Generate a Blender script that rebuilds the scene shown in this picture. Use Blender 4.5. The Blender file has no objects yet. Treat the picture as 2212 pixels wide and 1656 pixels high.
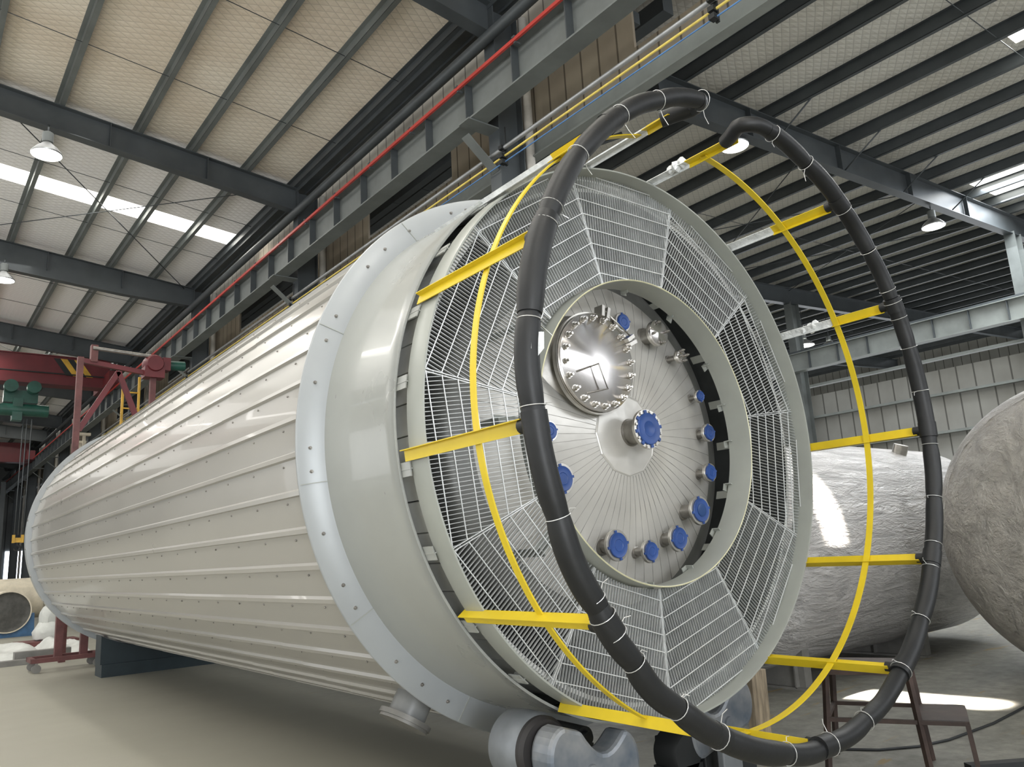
import bpy, bmesh, math, random
from mathutils import Vector, Matrix
random.seed(7)
PI = math.pi
H = 1.95                      # camera height above the floor
AX, AZ = 4.578, 0.874 + H     # tank axis (parallel to Y)
COL = bpy.context.scene.collection
rad = math.radians

# ------------------------------------------------------------------ materials
def new_mat(name):
    m = bpy.data.materials.new(name); m.use_nodes = True
    nt = m.node_tree; b = nt.nodes['Principled BSDF']
    return m, nt, b
def N(nt, t, **k):
    n = nt.nodes.new(t)
    for a, v in k.items():
        if a.startswith('i_'):
            key = a[2:]
            n.inputs[int(key) if key.isdigit() else key.replace('_', ' ')].default_value = v
        else: setattr(n, a, v)
    return n
def c4(c): return (c[0], c[1], c[2], 1)
def mat(name, col, rough=0.5, metal=0.0, var=0.12, scale=3.0, bump=0.0, bscale=30, stretch=(1, 1, 1), coat=0.0, rvar=0.0, dark=None, detail=4):
    m, nt, b = new_mat(name); L = nt.links.new
    tc = N(nt, 'ShaderNodeTexCoord'); mp = N(nt, 'ShaderNodeMapping'); mp.inputs['Scale'].default_value = stretch
    L(tc.outputs['Object'], mp.inputs['Vector'])
    nz = N(nt, 'ShaderNodeTexNoise', i_Scale=scale, i_Detail=detail, i_Roughness=0.6); L(mp.outputs[0], nz.inputs['Vector'])
    mx = N(nt, 'ShaderNodeMix', data_type='RGBA')
    d = dark if dark else tuple(x * (1 - var * 2) for x in col)
    u = tuple(min(1, x * (1 + var)) for x in col)
    mr = N(nt, 'ShaderNodeMapRange', i_1=0.3, i_2=0.7)
    L(nz.outputs['Fac'], mr.inputs[0]); L(mr.outputs[0], mx.inputs['Factor'])
    mx.inputs['A'].default_value = c4(d); mx.inputs['B'].default_value = c4(u)
    L(mx.outputs['Result'], b.inputs['Base Color'])
    b.inputs['Metallic'].default_value = metal; b.inputs['Roughness'].default_value = rough
    b.inputs['Coat Weight'].default_value = coat
    if rvar:
        r2 = N(nt, 'ShaderNodeMapRange', i_1=0.3, i_2=0.7, i_3=rough - rvar, i_4=rough + rvar)
        L(nz.outputs['Fac'], r2.inputs[0]); L(r2.outputs[0], b.inputs['Roughness'])
    if bump:
        n2 = N(nt, 'ShaderNodeTexNoise', i_Scale=bscale, i_Detail=3.0); L(mp.outputs[0], n2.inputs['Vector'])
        bp = N(nt, 'ShaderNodeBump', i_Strength=bump, i_Distance=0.02); L(n2.outputs['Fac'], bp.inputs['Height']); L(bp.outputs[0], b.inputs['Normal'])
    return m
def emit(name, col, s):
    m, nt, b = new_mat(name)
    b.inputs['Base Color'].default_value = c4(col); b.inputs['Emission Color'].default_value = c4(col); b.inputs['Emission Strength'].default_value = s
    return m

def roof_mat(name, col, dirt, lit_tint=None):
    """cream quilted insulation held up by a diamond wire mesh"""
    m, nt, b = new_mat(name); L = nt.links.new
    tc = N(nt, 'ShaderNodeTexCoord'); sp = N(nt, 'ShaderNodeSeparateXYZ'); L(tc.outputs['Object'], sp.inputs[0])
    def M(op, a, c=None, v=None):
        n = N(nt, 'ShaderNodeMath', operation=op)
        L(a, n.inputs[0])
        if c is not None: L(c, n.inputs[1])
        elif v is not None: n.inputs[1].default_value = v
        return n.outputs[0]
    wob = N(nt, 'ShaderNodeTexNoise', i_Scale=1.3, i_Detail=2.0); L(tc.outputs['Object'], wob.inputs['Vector'])
    wv = M('MULTIPLY', wob.outputs['Fac'], v=0.05)
    x, y = sp.outputs[0], sp.outputs[1]
    s = M('ADD', M('ADD', M('MULTIPLY', x, v=0.62), M('MULTIPLY', y, v=1.0)), wv)
    d = M('ADD', M('SUBTRACT', M('MULTIPLY', x, v=0.62), M('MULTIPLY', y, v=1.0)), wv)
    def line(v):
        f = M('FRACT', M('DIVIDE', v, v=0.19)); a = M('ABSOLUTE', M('SUBTRACT', f, v=0.5))
        return M('GREATER_THAN', a, v=0.452), a
    l1, a1 = line(s); l2, a2 = line(d)
    ln = M('MAXIMUM', l1, l2)
    nz = N(nt, 'ShaderNodeTexNoise', i_Scale=0.35, i_Detail=5.0); L(tc.outputs['Object'], nz.inputs['Vector'])
    mr = N(nt, 'ShaderNodeMapRange', i_1=0.35, i_2=0.65); L(nz.outputs['Fac'], mr.inputs[0])
    mx = N(nt, 'ShaderNodeMix', data_type='RGBA'); mx.inputs['A'].default_value = c4(dirt); mx.inputs['B'].default_value = c4(col)
    L(mr.outputs[0], mx.inputs['Factor'])
    if lit_tint:                      # paler past the second frame: skylight brightness put into the colour
        fy = N(nt, 'ShaderNodeMapRange', i_1=18.4, i_2=18.6); L(y, fy.inputs[0])
        m3 = N(nt, 'ShaderNodeMix', data_type='RGBA'); L(fy.outputs[0], m3.inputs['Factor']); L(mx.outputs['Result'], m3.inputs['A']); m3.inputs['B'].default_value = c4(lit_tint); mx = m3
    m2 = N(nt, 'ShaderNodeMix', data_type='RGBA'); L(mx.outputs['Result'], m2.inputs['A']); m2.inputs['B'].default_value = c4(tuple(q * 0.4 for q in dirt))
    L(M('MULTIPLY', ln, v=0.36), m2.inputs['Factor']); L(m2.outputs['Result'], b.inputs['Base Color'])
    hgt = M('SUBTRACT', M('MULTIPLY', M('MAXIMUM', a1, a2), v=-1.0), ln)
    bp = N(nt, 'ShaderNodeBump', i_Strength=0.5, i_Distance=0.03); L(hgt, bp.inputs['Height']); L(bp.outputs[0], b.inputs['Normal'])
    b.inputs['Roughness'].default_value = 0.42; b.inputs['Metallic'].default_value = 0.0
    return m
def sheet_mat(name, col, axis, period, dirt):
    """ribbed steel wall sheet: vertical seams along one axis"""
    m, nt, b = new_mat(name); L = nt.links.new
    tc = N(nt, 'ShaderNodeTexCoord'); sp = N(nt, 'ShaderNodeSeparateXYZ'); L(tc.outputs['Object'], sp.inputs[0])
    def M(op, a, v): 
        n = N(nt, 'ShaderNodeMath', operation=op); L(a, n.inputs[0]); n.inputs[1].default_value = v; return n.outputs[0]
    f = M('FRACT', M('DIVIDE', sp.outputs[axis], period), 0); a = M('ABSOLUTE', M('SUBTRACT', f, 0.5), 0)
    ln = M('GREATER_THAN', a, 0.455)
    nz = N(nt, 'ShaderNodeTexNoise', i_Scale=0.6, i_Detail=5.0); L(tc.outputs['Object'], nz.inputs['Vector'])
    mr = N(nt, 'ShaderNodeMapRange', i_1=0.3, i_2=0.7); L(nz.outputs['Fac'], mr.inputs[0])
    mx = N(nt, 'ShaderNodeMix', data_type='RGBA'); mx.inputs['A'].default_value = c4(dirt); mx.inputs['B'].default_value = c4(col); L(mr.outputs[0], mx.inputs['Factor'])
    m2 = N(nt, 'ShaderNodeMix', data_type='RGBA'); L(mx.outputs['Result'], m2.inputs['A']); m2.inputs['B'].default_value = c4(tuple(q * 0.3 for q in dirt))
    L(M('MULTIPLY', ln, 0.8), m2.inputs['Factor']); L(m2.outputs['Result'], b.inputs['Base Color'])
    bp = N(nt, 'ShaderNodeBump', i_Strength=0.6, i_Distance=0.03); L(a, bp.inputs['Height']); L(bp.outputs[0], b.inputs['Normal'])
    b.inputs['Roughness'].default_value = 0.85; b.inputs['Specular IOR Level'].default_value = 0.15
    return m
def film_mat(name, col, s1=2.2, stretch=(1, 1, 1), rough=0.3, strength=0.9):
    """stretch film over bare steel: wrinkled, glossy, with milky streaks"""
    m, nt, b = new_mat(name); L = nt.links.new
    tc = N(nt, 'ShaderNodeTexCoord'); mp = N(nt, 'ShaderNodeMapping'); mp.inputs['Scale'].default_value = stretch
    mp.inputs['Rotation'].default_value = (0.0, 0.25, 0.1)
    L(tc.outputs['Object'], mp.inputs['Vector'])
    n1 = N(nt, 'ShaderNodeTexNoise', i_Scale=s1, i_Detail=7.0, i_Roughness=0.65, i_Distortion=1.2); L(mp.outputs[0], n1.inputs['Vector'])
    n2 = N(nt, 'ShaderNodeTexNoise', i_Scale=s1 * 5, i_Detail=3.0, i_Distortion=0.5); L(mp.outputs[0], n2.inputs['Vector'])
    rp = N(nt, 'ShaderNodeMapRange', i_1=0.35, i_2=0.72); L(n1.outputs['Fac'], rp.inputs[0])
    mx = N(nt, 'ShaderNodeMix', data_type='RGBA'); mx.inputs['A'].default_value = c4(tuple(x * 0.75 for x in col)); mx.inputs['B'].default_value = c4(tuple(min(1, x * 1.25) for x in col))
    L(rp.outputs[0], mx.inputs['Factor']); L(mx.outputs['Result'], b.inputs['Base Color'])
    add = N(nt, 'ShaderNodeMath', operation='MULTIPLY_ADD'); L(n2.outputs['Fac'], add.inputs[0]); add.inputs[1].default_value = 0.35; L(n1.outputs['Fac'], add.inputs[2])
    bp = N(nt, 'ShaderNodeBump', i_Strength=strength, i_Distance=0.09); L(add.outputs[0], bp.inputs['Height']); L(bp.outputs[0], b.inputs['Normal'])
    b.inputs['Metallic'].default_value = 0.15; b.inputs['Roughness'].default_value = rough + 0.1
    b.inputs['Coat Weight'].default_value = 0.35; b.inputs['Coat Roughness'].default_value = 0.16
    L(bp.outputs[0], b.inputs['Coat Normal'])
    return m
def turned_mat(name, col, rough=0.28):
    """machined stainless disc: anisotropic radial highlights around local Z"""
    m, nt, b = new_mat(name); L = nt.links.new
    b.inputs['Base Color'].default_value = c4(col); b.inputs['Metallic'].default_value = 1.0; b.inputs['Roughness'].default_value = rough
    b.inputs['Anisotropic'].default_value = 0.95; b.inputs['Anisotropic Rotation'].default_value = 0.25
    tg = N(nt, 'ShaderNodeTangent', direction_type='RADIAL', axis='Z'); L(tg.outputs[0], b.inputs['Tangent'])
    return m
def head_mat(name):
    """brushed sheet cladding of the head: radial overlap seams drawn in the surface"""
    m, nt, b = new_mat(name); L = nt.links.new
    tc = N(nt, 'ShaderNodeTexCoord'); mp = N(nt, 'ShaderNodeMapping'); mp.inputs['Scale'].default_value = (1, 1, 1)
    L(tc.outputs['Object'], mp.inputs['Vector'])
    nz = N(nt, 'ShaderNodeTexNoise', i_Scale=2.5, i_Detail=4.0); L(mp.outputs[0], nz.inputs['Vector'])
    mx = N(nt, 'ShaderNodeMix', data_type='RGBA'); mx.inputs['A'].default_value = (0.44, 0.428, 0.40, 1); mx.inputs['B'].default_value = (0.55, 0.535, 0.50, 1)
    mr = N(nt, 'ShaderNodeMapRange', i_1=0.3, i_2=0.7); L(nz.outputs['Fac'], mr.inputs[0]); L(mr.outputs[0], mx.inputs['Factor']); L(mx.outputs['Result'], b.inputs['Base Color'])
    b.inputs['Metallic'].default_value = 0.25; b.inputs['Roughness'].default_value = 0.3
    n2 = N(nt, 'ShaderNodeTexNoise', i_Scale=6.0, i_Detail=2.0); L(mp.outputs[0], n2.inputs['Vector'])
    bp = N(nt, 'ShaderNodeBump', i_Strength=0.12, i_Distance=0.03); L(n2.outputs['Fac'], bp.inputs['Height']); L(bp.outputs[0], b.inputs['Normal'])
    return m
def floor_mat():
    m, nt, b = new_mat('concrete_floor'); L = nt.links.new
    tc = N(nt, 'ShaderNodeTexCoord')
    n1 = N(nt, 'ShaderNodeTexNoise', i_Scale=0.35, i_Detail=7.0, i_Roughness=0.6); L(tc.outputs['Object'], n1.inputs['Vector'])
    n2 = N(nt, 'ShaderNodeTexNoise', i_Scale=5.0, i_Detail=5.0, i_Roughness=0.7); L(tc.outputs['Object'], n2.inputs['Vector'])
    sp = N(nt, 'ShaderNodeSeparateXYZ'); L(tc.outputs['Object'], sp.inputs[0])
    # smooth painted aisle on the left, worn bare concrete to the right of the tank
    mr = N(nt, 'ShaderNodeMapRange', i_1=5.0, i_2=6.4); L(sp.outputs[0], mr.inputs[0])
    a = N(nt, 'ShaderNodeMix', data_type='RGBA'); a.inputs['A'].default_value = (0.28, 0.272, 0.222, 1); a.inputs['B'].default_value = (0.31, 0.30, 0.25, 1); L(n1.outputs['Fac'], a.inputs['Factor'])
    r2 = N(nt, 'ShaderNodeMapRange', i_1=0.35, i_2=0.68); L(n2.outputs['Fac'], r2.inputs[0])
    c = N(nt, 'ShaderNodeMix', data_type='RGBA'); c.inputs['A'].default_value = (0.15, 0.15, 0.132, 1); c.inputs['B'].default_value = (0.27, 0.265, 0.235, 1); L(r2.outputs[0], c.inputs['Factor'])
    d = N(nt, 'ShaderNodeMix', data_type='RGBA'); L(mr.outputs[0], d.inputs['Factor']); L(a.outputs['Result'], d.inputs['A']); L(c.outputs['Result'], d.inputs['B'])
    # worn orange marking dashes
    wv = N(nt, 'ShaderNodeTexNoise', i_Scale=1.6, i_Detail=6.0, i_Distortion=1.0); 
    mp = N(nt, 'ShaderNodeMapping'); mp.inputs['Scale'].default_value = (0.5, 3.0, 1); L(tc.outputs['Object'], mp.inputs['Vector']); L(mp.outputs[0], wv.inputs['Vector'])
    th = N(nt, 'ShaderNodeMapRange', i_1=0.64, i_2=0.70); L(wv.outputs['Fac'], th.inputs[0])
    ml = N(nt, 'ShaderNodeMath', operation='MULTIPLY'); L(th.outputs[0], ml.inputs[0]); L(mr.outputs[0], ml.inputs[1])
    e = N(nt, 'ShaderNodeMix', data_type='RGBA'); L(ml.outputs[0], e.inputs['Factor']); L(d.outputs['Result'], e.inputs['A']); e.inputs['B'].default_value = (0.25, 0.185, 0.09, 1)
    L(e.outputs['Result'], b.inputs['Base Color'])
    rr = N(nt, 'ShaderNodeMapRange', i_1=0.3, i_2=0.7, i_3=0.42, i_4=0.62); L(n1.outputs['Fac'], rr.inputs[0]); L(rr.outputs[0], b.inputs['Roughness'])
    b.inputs['Specular IOR Level'].default_value = 0.35
    return m
def wood_mat():
    return mat('weathered_wood', (0.36, 0.29, 0.20), 0.75, 0, 0.3, 3.0, 0.3, 20, (8, 8, 0.8))

M = {}
M['steel_dark'] = mat('dark_grey_painted_steel', (0.072, 0.082, 0.088), 0.45, 0.1, 0.1, 1.5)
M['steel_mid'] = mat('grey_painted_steel', (0.16, 0.175, 0.17), 0.5, 0.1, 0.12, 1.2)
M['steel_light'] = mat('pale_grey_painted_steel', (0.26, 0.28, 0.265), 0.5, 0.1, 0.1, 1.2)
M['roof_l'] = roof_mat('quilted_roof_left', (0.84, 0.77, 0.66), (0.72, 0.62, 0.50), (0.90, 0.88, 0.87))
M['roof_r'] = roof_mat('quilted_roof_right', (0.80, 0.78, 0.72), (0.70, 0.67, 0.60))
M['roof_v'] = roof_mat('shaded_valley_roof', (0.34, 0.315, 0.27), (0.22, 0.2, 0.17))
M['sheet_c'] = sheet_mat('brown_ribbed_sheet', (0.30, 0.262, 0.205), 1, 0.42, (0.20, 0.17, 0.13))
M['sheet_r'] = sheet_mat('grey_ribbed_sheet', (0.36, 0.36, 0.335), 1, 0.62, (0.27, 0.265, 0.24))
M['sheet_f'] = sheet_mat('far_ribbed_sheet', (0.20, 0.21, 0.21), 0, 0.9, (0.12, 0.125, 0.13))
M['skylight'] = emit('skylight_panel', (1.0, 0.97, 0.88), 7.0)
M['daywin'] = emit('daylight_window', (0.82, 0.9, 1.0), 5.0)
M['lampglow'] = emit('lamp_glow', (1.0, 0.97, 0.9), 22.0)
M['lampmetal'] = mat('lamp_metal', (0.45, 0.46, 0.46), 0.35, 0.8)
M['clad'] = mat('off_white_cladding', (0.345, 0.333, 0.305), 0.3, 0.0, 0.03, 0.8, 0.02, 1.2, (1, 0.5, 1), coat=0.25, rvar=0.03)
M['shroud'] = mat('pale_grey_paint', (0.325, 0.335, 0.315), 0.3, 0.0, 0.04, 1.2, 0.06, 2.0, coat=0.25, rvar=0.05)
M['flangep'] = mat('blue_white_sheet', (0.355, 0.375, 0.385), 0.38, 0.1, 0.04, 1.0, 0.04, 3.0)
M['ringp'] = mat('ring_paint', (0.33, 0.345, 0.315), 0.35, 0.0, 0.05, 2.0)
M['galv'] = mat('galvanised_grating', (0.56, 0.58, 0.58), 0.35, 0.3, 0.1, 8.0)
M['galv_hi'] = mat('bright_cross_rod', (0.82, 0.84, 0.84), 0.35, 0.4, 0.05, 8.0)
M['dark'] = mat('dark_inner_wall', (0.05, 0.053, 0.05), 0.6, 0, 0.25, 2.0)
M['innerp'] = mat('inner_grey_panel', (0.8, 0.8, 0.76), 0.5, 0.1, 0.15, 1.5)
M['head'] = head_mat('clad_head')
M['seam'] = mat('seam_line', (0.30, 0.29, 0.27), 0.5, 0.0)
M['turned'] = turned_mat('turned_stainless', (0.80, 0.77, 0.76), 0.17)
M['ss'] = mat('stainless', (0.56, 0.54, 0.50), 0.3, 0.9, 0.12, 6.0)
M['ss_d'] = mat('stainless_worn', (0.34, 0.325, 0.30), 0.4, 0.8, 0.2, 6.0)
M['blue'] = mat('blue_plastic_cap', (0.022, 0.065, 0.24), 0.4, 0, 0.12, 5.0)
M['blue_d'] = mat('deep_blue_plastic', (0.012, 0.05, 0.17), 0.4, 0, 0.1, 5.0)
M['yellow'] = mat('yellow_paint', (0.70, 0.52, 0.018), 0.38, 0, 0.06, 2.5)
M['whitewrap'] = mat('white_film_wrap', (0.72, 0.74, 0.74), 0.3, 0.1, 0.12, 9.0, 0.7, 25)
M['foam'] = mat('black_foam', (0.008, 0.009, 0.010), 0.5, 0, 0.2, 4.0, 0.08, 18)
M['tie'] = mat('pale_wire', (0.72, 0.72, 0.70), 0.35, 0.5)
M['rubber'] = mat('black_rubber', (0.02, 0.018, 0.018), 0.6)
M['cast'] = mat('worn_cast_metal', (0.33, 0.33, 0.325), 0.4, 0.3, 0.12, 2.2, 0.12, 12, dark=(0.10, 0.125, 0.16))
M['drum'] = mat('worn_grey_drum', (0.19, 0.205, 0.22), 0.5, 0.3, 0.15, 3.0)
M['red'] = mat('crane_red', (0.12, 0.016, 0.02), 0.45, 0, 0.12, 1.5)
M['redbar'] = mat('red_conductor_bar', (0.46, 0.05, 0.04), 0.4, 0, 0.08, 1.5)
M['redrust'] = mat('dusty_red_steel', (0.13, 0.045, 0.042), 0.55, 0, 0.2, 3.0)
M['rust'] = mat('rusty_brown_steel', (0.045, 0.028, 0.022), 0.6, 0.2, 0.3, 4.0)
M['orange'] = mat('orange_yellow_paint', (0.58, 0.34, 0.04), 0.45)
M['green'] = mat('hoist_green', (0.015, 0.075, 0.055), 0.4, 0, 0.15, 3.0)
M['black'] = mat('flat_black', (0.012, 0.014, 0.015), 0.6)
M['navy'] = mat('dark_saddle_paint', (0.013, 0.026, 0.032), 0.5)
M['saddleblue'] = mat('blue_saddle_paint', (0.035, 0.10, 0.20), 0.5, 0, 0.15)
M['cream'] = mat('cream_vessel_paint', (0.60, 0.54, 0.42), 0.4, 0, 0.1)
M['pipe'] = mat('pale_downpipe', (0.48, 0.46, 0.42), 0.5, 0, 0.15, 2.0)
M['cabgrey'] = mat('grey_conduit', (0.33, 0.34, 0.35), 0.35, 0.5)
M['cabyel'] = mat('yellow_cable_pipe', (0.72, 0.56, 0.12), 0.45)
M['cabblue'] = mat('blue_cable', (0.08, 0.20, 0.42), 0.45)
M['film'] = film_mat('film_on_vessel', (0.50, 0.485, 0.47), 1.7, (0.7, 3.0, 3.0), 0.32, 0.9)
M['film2'] = film_mat('crumpled_film', (0.33, 0.315, 0.285), 3.4, (1, 1, 1), 0.3, 1.0)
M['tarp'] = mat('white_tarp', (0.55, 0.56, 0.53), 0.6, 0, 0.1, 2.0, 0.6, 6)
M['wood'] = wood_mat()
M['floor'] = floor_mat()
M['conc'] = mat('support_grey', (0.21, 0.205, 0.19), 0.5, 0.3, 0.12)
M['disc'] = mat('dark_head_steel', (0.07, 0.068, 0.06), 0.5, 0.3, 0.2)

# ------------------------------------------------------------------ mesh helpers
class MB:
    def __init__(s): s.v = []; s.f = []; s.sm = []
    def add(s, vs, fs, smooth=False):
        n = len(s.v); s.v += [tuple(v) for v in vs]
        s.f += [tuple(i + n for i in f) for f in fs]; s.sm += [smooth] * len(fs)
    def box(s, c, d, rot=None):
        x, y, z = d[0] / 2, d[1] / 2, d[2] / 2
        vs = [Vector(p) for p in ((-x, -y, -z), (x, -y, -z), (x, y, -z), (-x, y, -z), (-x, -y, z), (x, -y, z), (x, y, z), (-x, y, z))]
        if rot is not None: vs = [rot @ v for v in vs]
        c = Vector(c)
        s.add([v + c for v in vs], [(0, 3, 2, 1), (4, 5, 6, 7), (0, 1, 5, 4), (1, 2, 6, 5), (2, 3, 7, 6), (3, 0, 4, 7)])
    def bar(s, a, b, w, h, up=(0, 0, 1), off=(0, 0)):
        """rectangular bar a->b; w sideways, h along up; off shifts (side, up)"""
        a = Vector(a); b = Vector(b); d = (b - a); l = d.length; d.normalize(); u = Vector(up)
        sd = d.cross(u)
        if sd.length < 1e-5: sd = d.cross(Vector((1, 0, 0)))
        sd.normalize(); u = sd.cross(d)
        vs = []
        for p in (a, b):
            for q, r in ((-1, -1), (1, -1), (1, 1), (-1, 1)):
                vs.append(p + sd * (off[0] + q * w / 2) + u * (off[1] + r * h / 2))
        s.add(vs, [(3, 2, 1, 0), (4, 5, 6, 7), (0, 1, 5, 4), (1, 2, 6, 5), (2, 3, 7, 6), (3, 0, 4, 7)])
    def tube(s, pts, r, n=12, closed=False, caps=True, up=None):
        pts = [Vector(p) for p in pts]; k = len(pts)
        rs = r if isinstance(r, (list, tuple)) else [r] * k
        vs = []; prev = None
        for i, p in enumerate(pts):
            if closed: t = pts[(i + 1) % k] - pts[i - 1]
            else: t = pts[min(i + 1, k - 1)] - pts[max(i - 1, 0)]
            t.normalize()
            if prev is None:
                a = Vector(up) if up else (Vector((0, 0, 1)) if abs(t.z) < 0.9 else Vector((1, 0, 0)))
            else: a = prev
            u = (a - t * a.dot(t)).normalized(); prev = u; w = t.cross(u)
            for j in range(n):
                an = 2 * PI * j / n; vs.append(p + (u * math.cos(an) + w * math.sin(an)) * rs[i])
        fs = []
        for i in range(k if closed else k - 1):
            for j in range(n):
                a = i * n + j; b2 = i * n + (j + 1) % n; c = ((i + 1) % k) * n + (j + 1) % n; d = ((i + 1) % k) * n + j
                fs.append((a, d, c, b2))
        s.add(vs, fs, True)
        if caps and not closed:
            m = len(s.v) - len(vs); s.f.append(tuple(m + j for j in range(n))); s.sm.append(False)
            s.f.append(tuple(m + (k - 1) * n + n - 1 - j for j in range(n))); s.sm.append(False)
    def cyl(s, a, b, r, n=24, r2=None): s.tube([a, b], [r, r2 if r2 is not None else r], n)
    def lathe(s, prof, n=96, org=(0, 0, 0), axis='Y', a0=0.0, a1=360.0, smooth=True):
        """prof: list of (along, radius). axis Y: angle measured x->z"""
        o = Vector(org); full = abs(a1 - a0) >= 359.99; m = n if full else n + 1
        vs = []
        for (t, r) in prof:
            for j in range(m):
                an = rad(a0 + (a1 - a0) * j / n); c, q = r * math.cos(an), r * math.sin(an)
                vs.append(o + (Vector((c, t, q)) if axis == 'Y' else Vector((c, q, t)) if axis == 'Z' else Vector((t, c, q))))
        fs = []
        for i in range(len(prof) - 1):
            for j in range(n):
                j2 = (j + 1) % m if full else j + 1
                fs.append((i * m + j, i * m + j2, (i + 1) * m + j2, (i + 1) * m + j))
        s.add(vs, fs, smooth)
    def prism(s, poly, depth, fn):
        """extrude a 2-D polygon; fn(u, v, t) -> 3-D point, t in 0..depth"""
        n = len(poly); vs = [fn(u, v, 0) for u, v in poly] + [fn(u, v, depth) for u, v in poly]
        fs = [tuple(range(n))[::-1], tuple(range(n, 2 * n))] + [(i, (i + 1) % n, n + (i + 1) % n, n + i) for i in range(n)]
        s.add(vs, fs)
    def build(s, name, m, parent=None, bevel=0, sharp=35, weld=True):
        me = bpy.data.meshes.new(name); me.from_pydata(s.v, [], s.f)
        for p, q in zip(me.polygons, s.sm): p.use_smooth = q
        bm = bmesh.new(); bm.from_mesh(me); bmesh.ops.recalc_face_normals(bm, faces=bm.faces)
        for e in bm.edges:
            if len(e.link_faces) == 2 and e.calc_face_angle(0) > rad(sharp): e.smooth = False
        bm.to_mesh(me); bm.free()
        me.materials.append(m); o = bpy.data.objects.new(name, me); COL.objects.link(o)
        if parent: o.parent = parent
        if bevel:
            b = o.modifiers.new('bevel', 'BEVEL'); b.width = bevel; b.segments = 2; b.limit_method = 'ANGLE'
        return o

def tag(o, label=None, cat=None, group=None, kind=None):
    if label: o['label'] = label
    if cat: o['category'] = cat
    if group: o['group'] = group
    if kind: o['kind'] = kind
    return o
def empty(name, loc=(0, 0, 0), **k):
    o = bpy.data.objects.new(name, None); COL.objects.link(o); o.location = loc; o.empty_display_size = 0.1
    return tag(o, **k)
def at_parent(o):            # geometry given in world space under a moved Empty
    o.matrix_parent_inverse = Matrix.Translation(o.parent.location).inverted(); return o
def T(r, ang, y, cx=AX, cz=AZ): return Vector((cx + r * math.cos(rad(ang)), y, cz + r * math.sin(rad(ang))))

def ibeam(mb, a, b, w, d, tf=0.02, tw=0.015, up=(0, 0, 1)):
    """I section hung below line a-b (line = top face)"""
    mb.bar(a, b, w, tf, up, (0, -tf / 2)); mb.bar(a, b, w, tf, up, (0, -d + tf / 2)); mb.bar(a, b, tw, d - 2 * tf, up, (0, -d / 2))

# ------------------------------------------------------------------ the hall shell
Y0, Y1 = -14.0, 84.0
def rl(x): return H + 10.57 - 0.105 * x           # top of the rafters, left bay
def rr(x): return H + 8.87 + 0.067 * x            # top of the rafters, right bay
mb = MB(); mb.box((22, 35, -0.1), (84, 100, 0.2)); tag(mb.build('floor', M['floor']), kind='structure')
def slab(name, x0, x1, y0, y1, fz, m, t=0.06):
    q = MB(); q.add([(x0, y0, fz(x0)), (x1, y0, fz(x1)), (x1, y1, fz(x1)), (x0, y1, fz(x0)), (x0, y0, fz(x0) + t), (x1, y0, fz(x1) + t), (x1, y1, fz(x1) + t), (x0, y1, fz(x0) + t)],
          [(0, 1, 2, 3), (7, 6, 5, 4), (0, 4, 5, 1), (1, 5, 6, 2), (2, 6, 7, 3), (3, 7, 4, 0)])
    return q.build(name, m)
PZ = 0.2
SKY_L = [(-12.4, -11.5), (5.0, 5.9), (22.6, 23.5), (39.5, 40.5), (57.0, 58.0)]
ys = [Y0] + [v for s_ in SKY_L for v in s_] + [Y1]
q = MB()
for i in range(0, len(ys), 2):
    a, b2 = ys[i], ys[i + 1]
    for (xa, xb) in ((-16, 8.35),):
        f = lambda x: rl(x) + PZ
        q.add([(xa, a, f(xa)), (xb, a, f(xb)), (xb, b2, f(xb)), (xa, b2, f(xa)), (xa, a, f(xa) + .06), (xb, a, f(xb) + .06), (xb, b2, f(xb) + .06), (xa, b2, f(xa) + .06)],
              [(0, 1, 2, 3), (7, 6, 5, 4), (0, 4, 5, 1), (1, 5, 6, 2), (2, 6, 7, 3), (3, 7, 4, 0)])
tag(q.build('ceiling', M['roof_l']), kind='structure')
for n_, (a, b2) in enumerate(SKY_L):
    tag(slab('window_%d' % (n_ + 1), -16, 8.35, a, b2, lambda x: rl(x) + PZ + 0.01, M['skylight'], 0.03), kind='structure')
# right bay roof: one strip opening near the camera side, one over the far span
X0R, X1R = 12.35, 60.0; PR = 0.3
holes = [(17.6, 18.75, 0.5, 4.9), (26.9, 30.2, 2.0, 9.1)]
q = MB(); f = lambda x: rr(x) + PR
def rs(xa, xb, a, b2):
    q.add([(xa, a, f(xa)), (xb, a, f(xb)), (xb, b2, f(xb)), (xa, b2, f(xa)), (xa, a, f(xa) + .06), (xb, a, f(xb) + .06), (xb, b2, f(xb) + .06), (xa, b2, f(xa) + .06)],
          [(0, 1, 2, 3), (7, 6, 5, 4), (0, 4, 5, 1), (1, 5, 6, 2), (2, 6, 7, 3), (3, 7, 4, 0)])
rs(X0R, X1R, 9.1, Y1); rs(X0R, X1R, Y0, 0.5)
rs(X0R, 17.6, 0.5, 9.1); rs(18.75, 26.9, 0.5, 9.1); rs(30.2, X1R, 0.5, 9.1); rs(17.6, 18.75, 4.9, 9.1); rs(26.9, 30.2, 0.5, 2.0)
tag(q.build('ceiling', M['roof_r']), kind='structure')
for n_, h in enumerate(holes):
    tag(slab('window_%d' % (n_ + 6), h[0], h[1], h[2], h[3], lambda x: rr(x) + PR + 0.01, M['skylight'], 0.03), kind='structure')
# valley panel that closes the gap between the two roofs
tag(slab('ceiling', 8.35, 12.35, Y0, Y1, lambda x: H + 11.45 - (x - 8.35) * 0.2, M['roof_v']), kind='structure')
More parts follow.
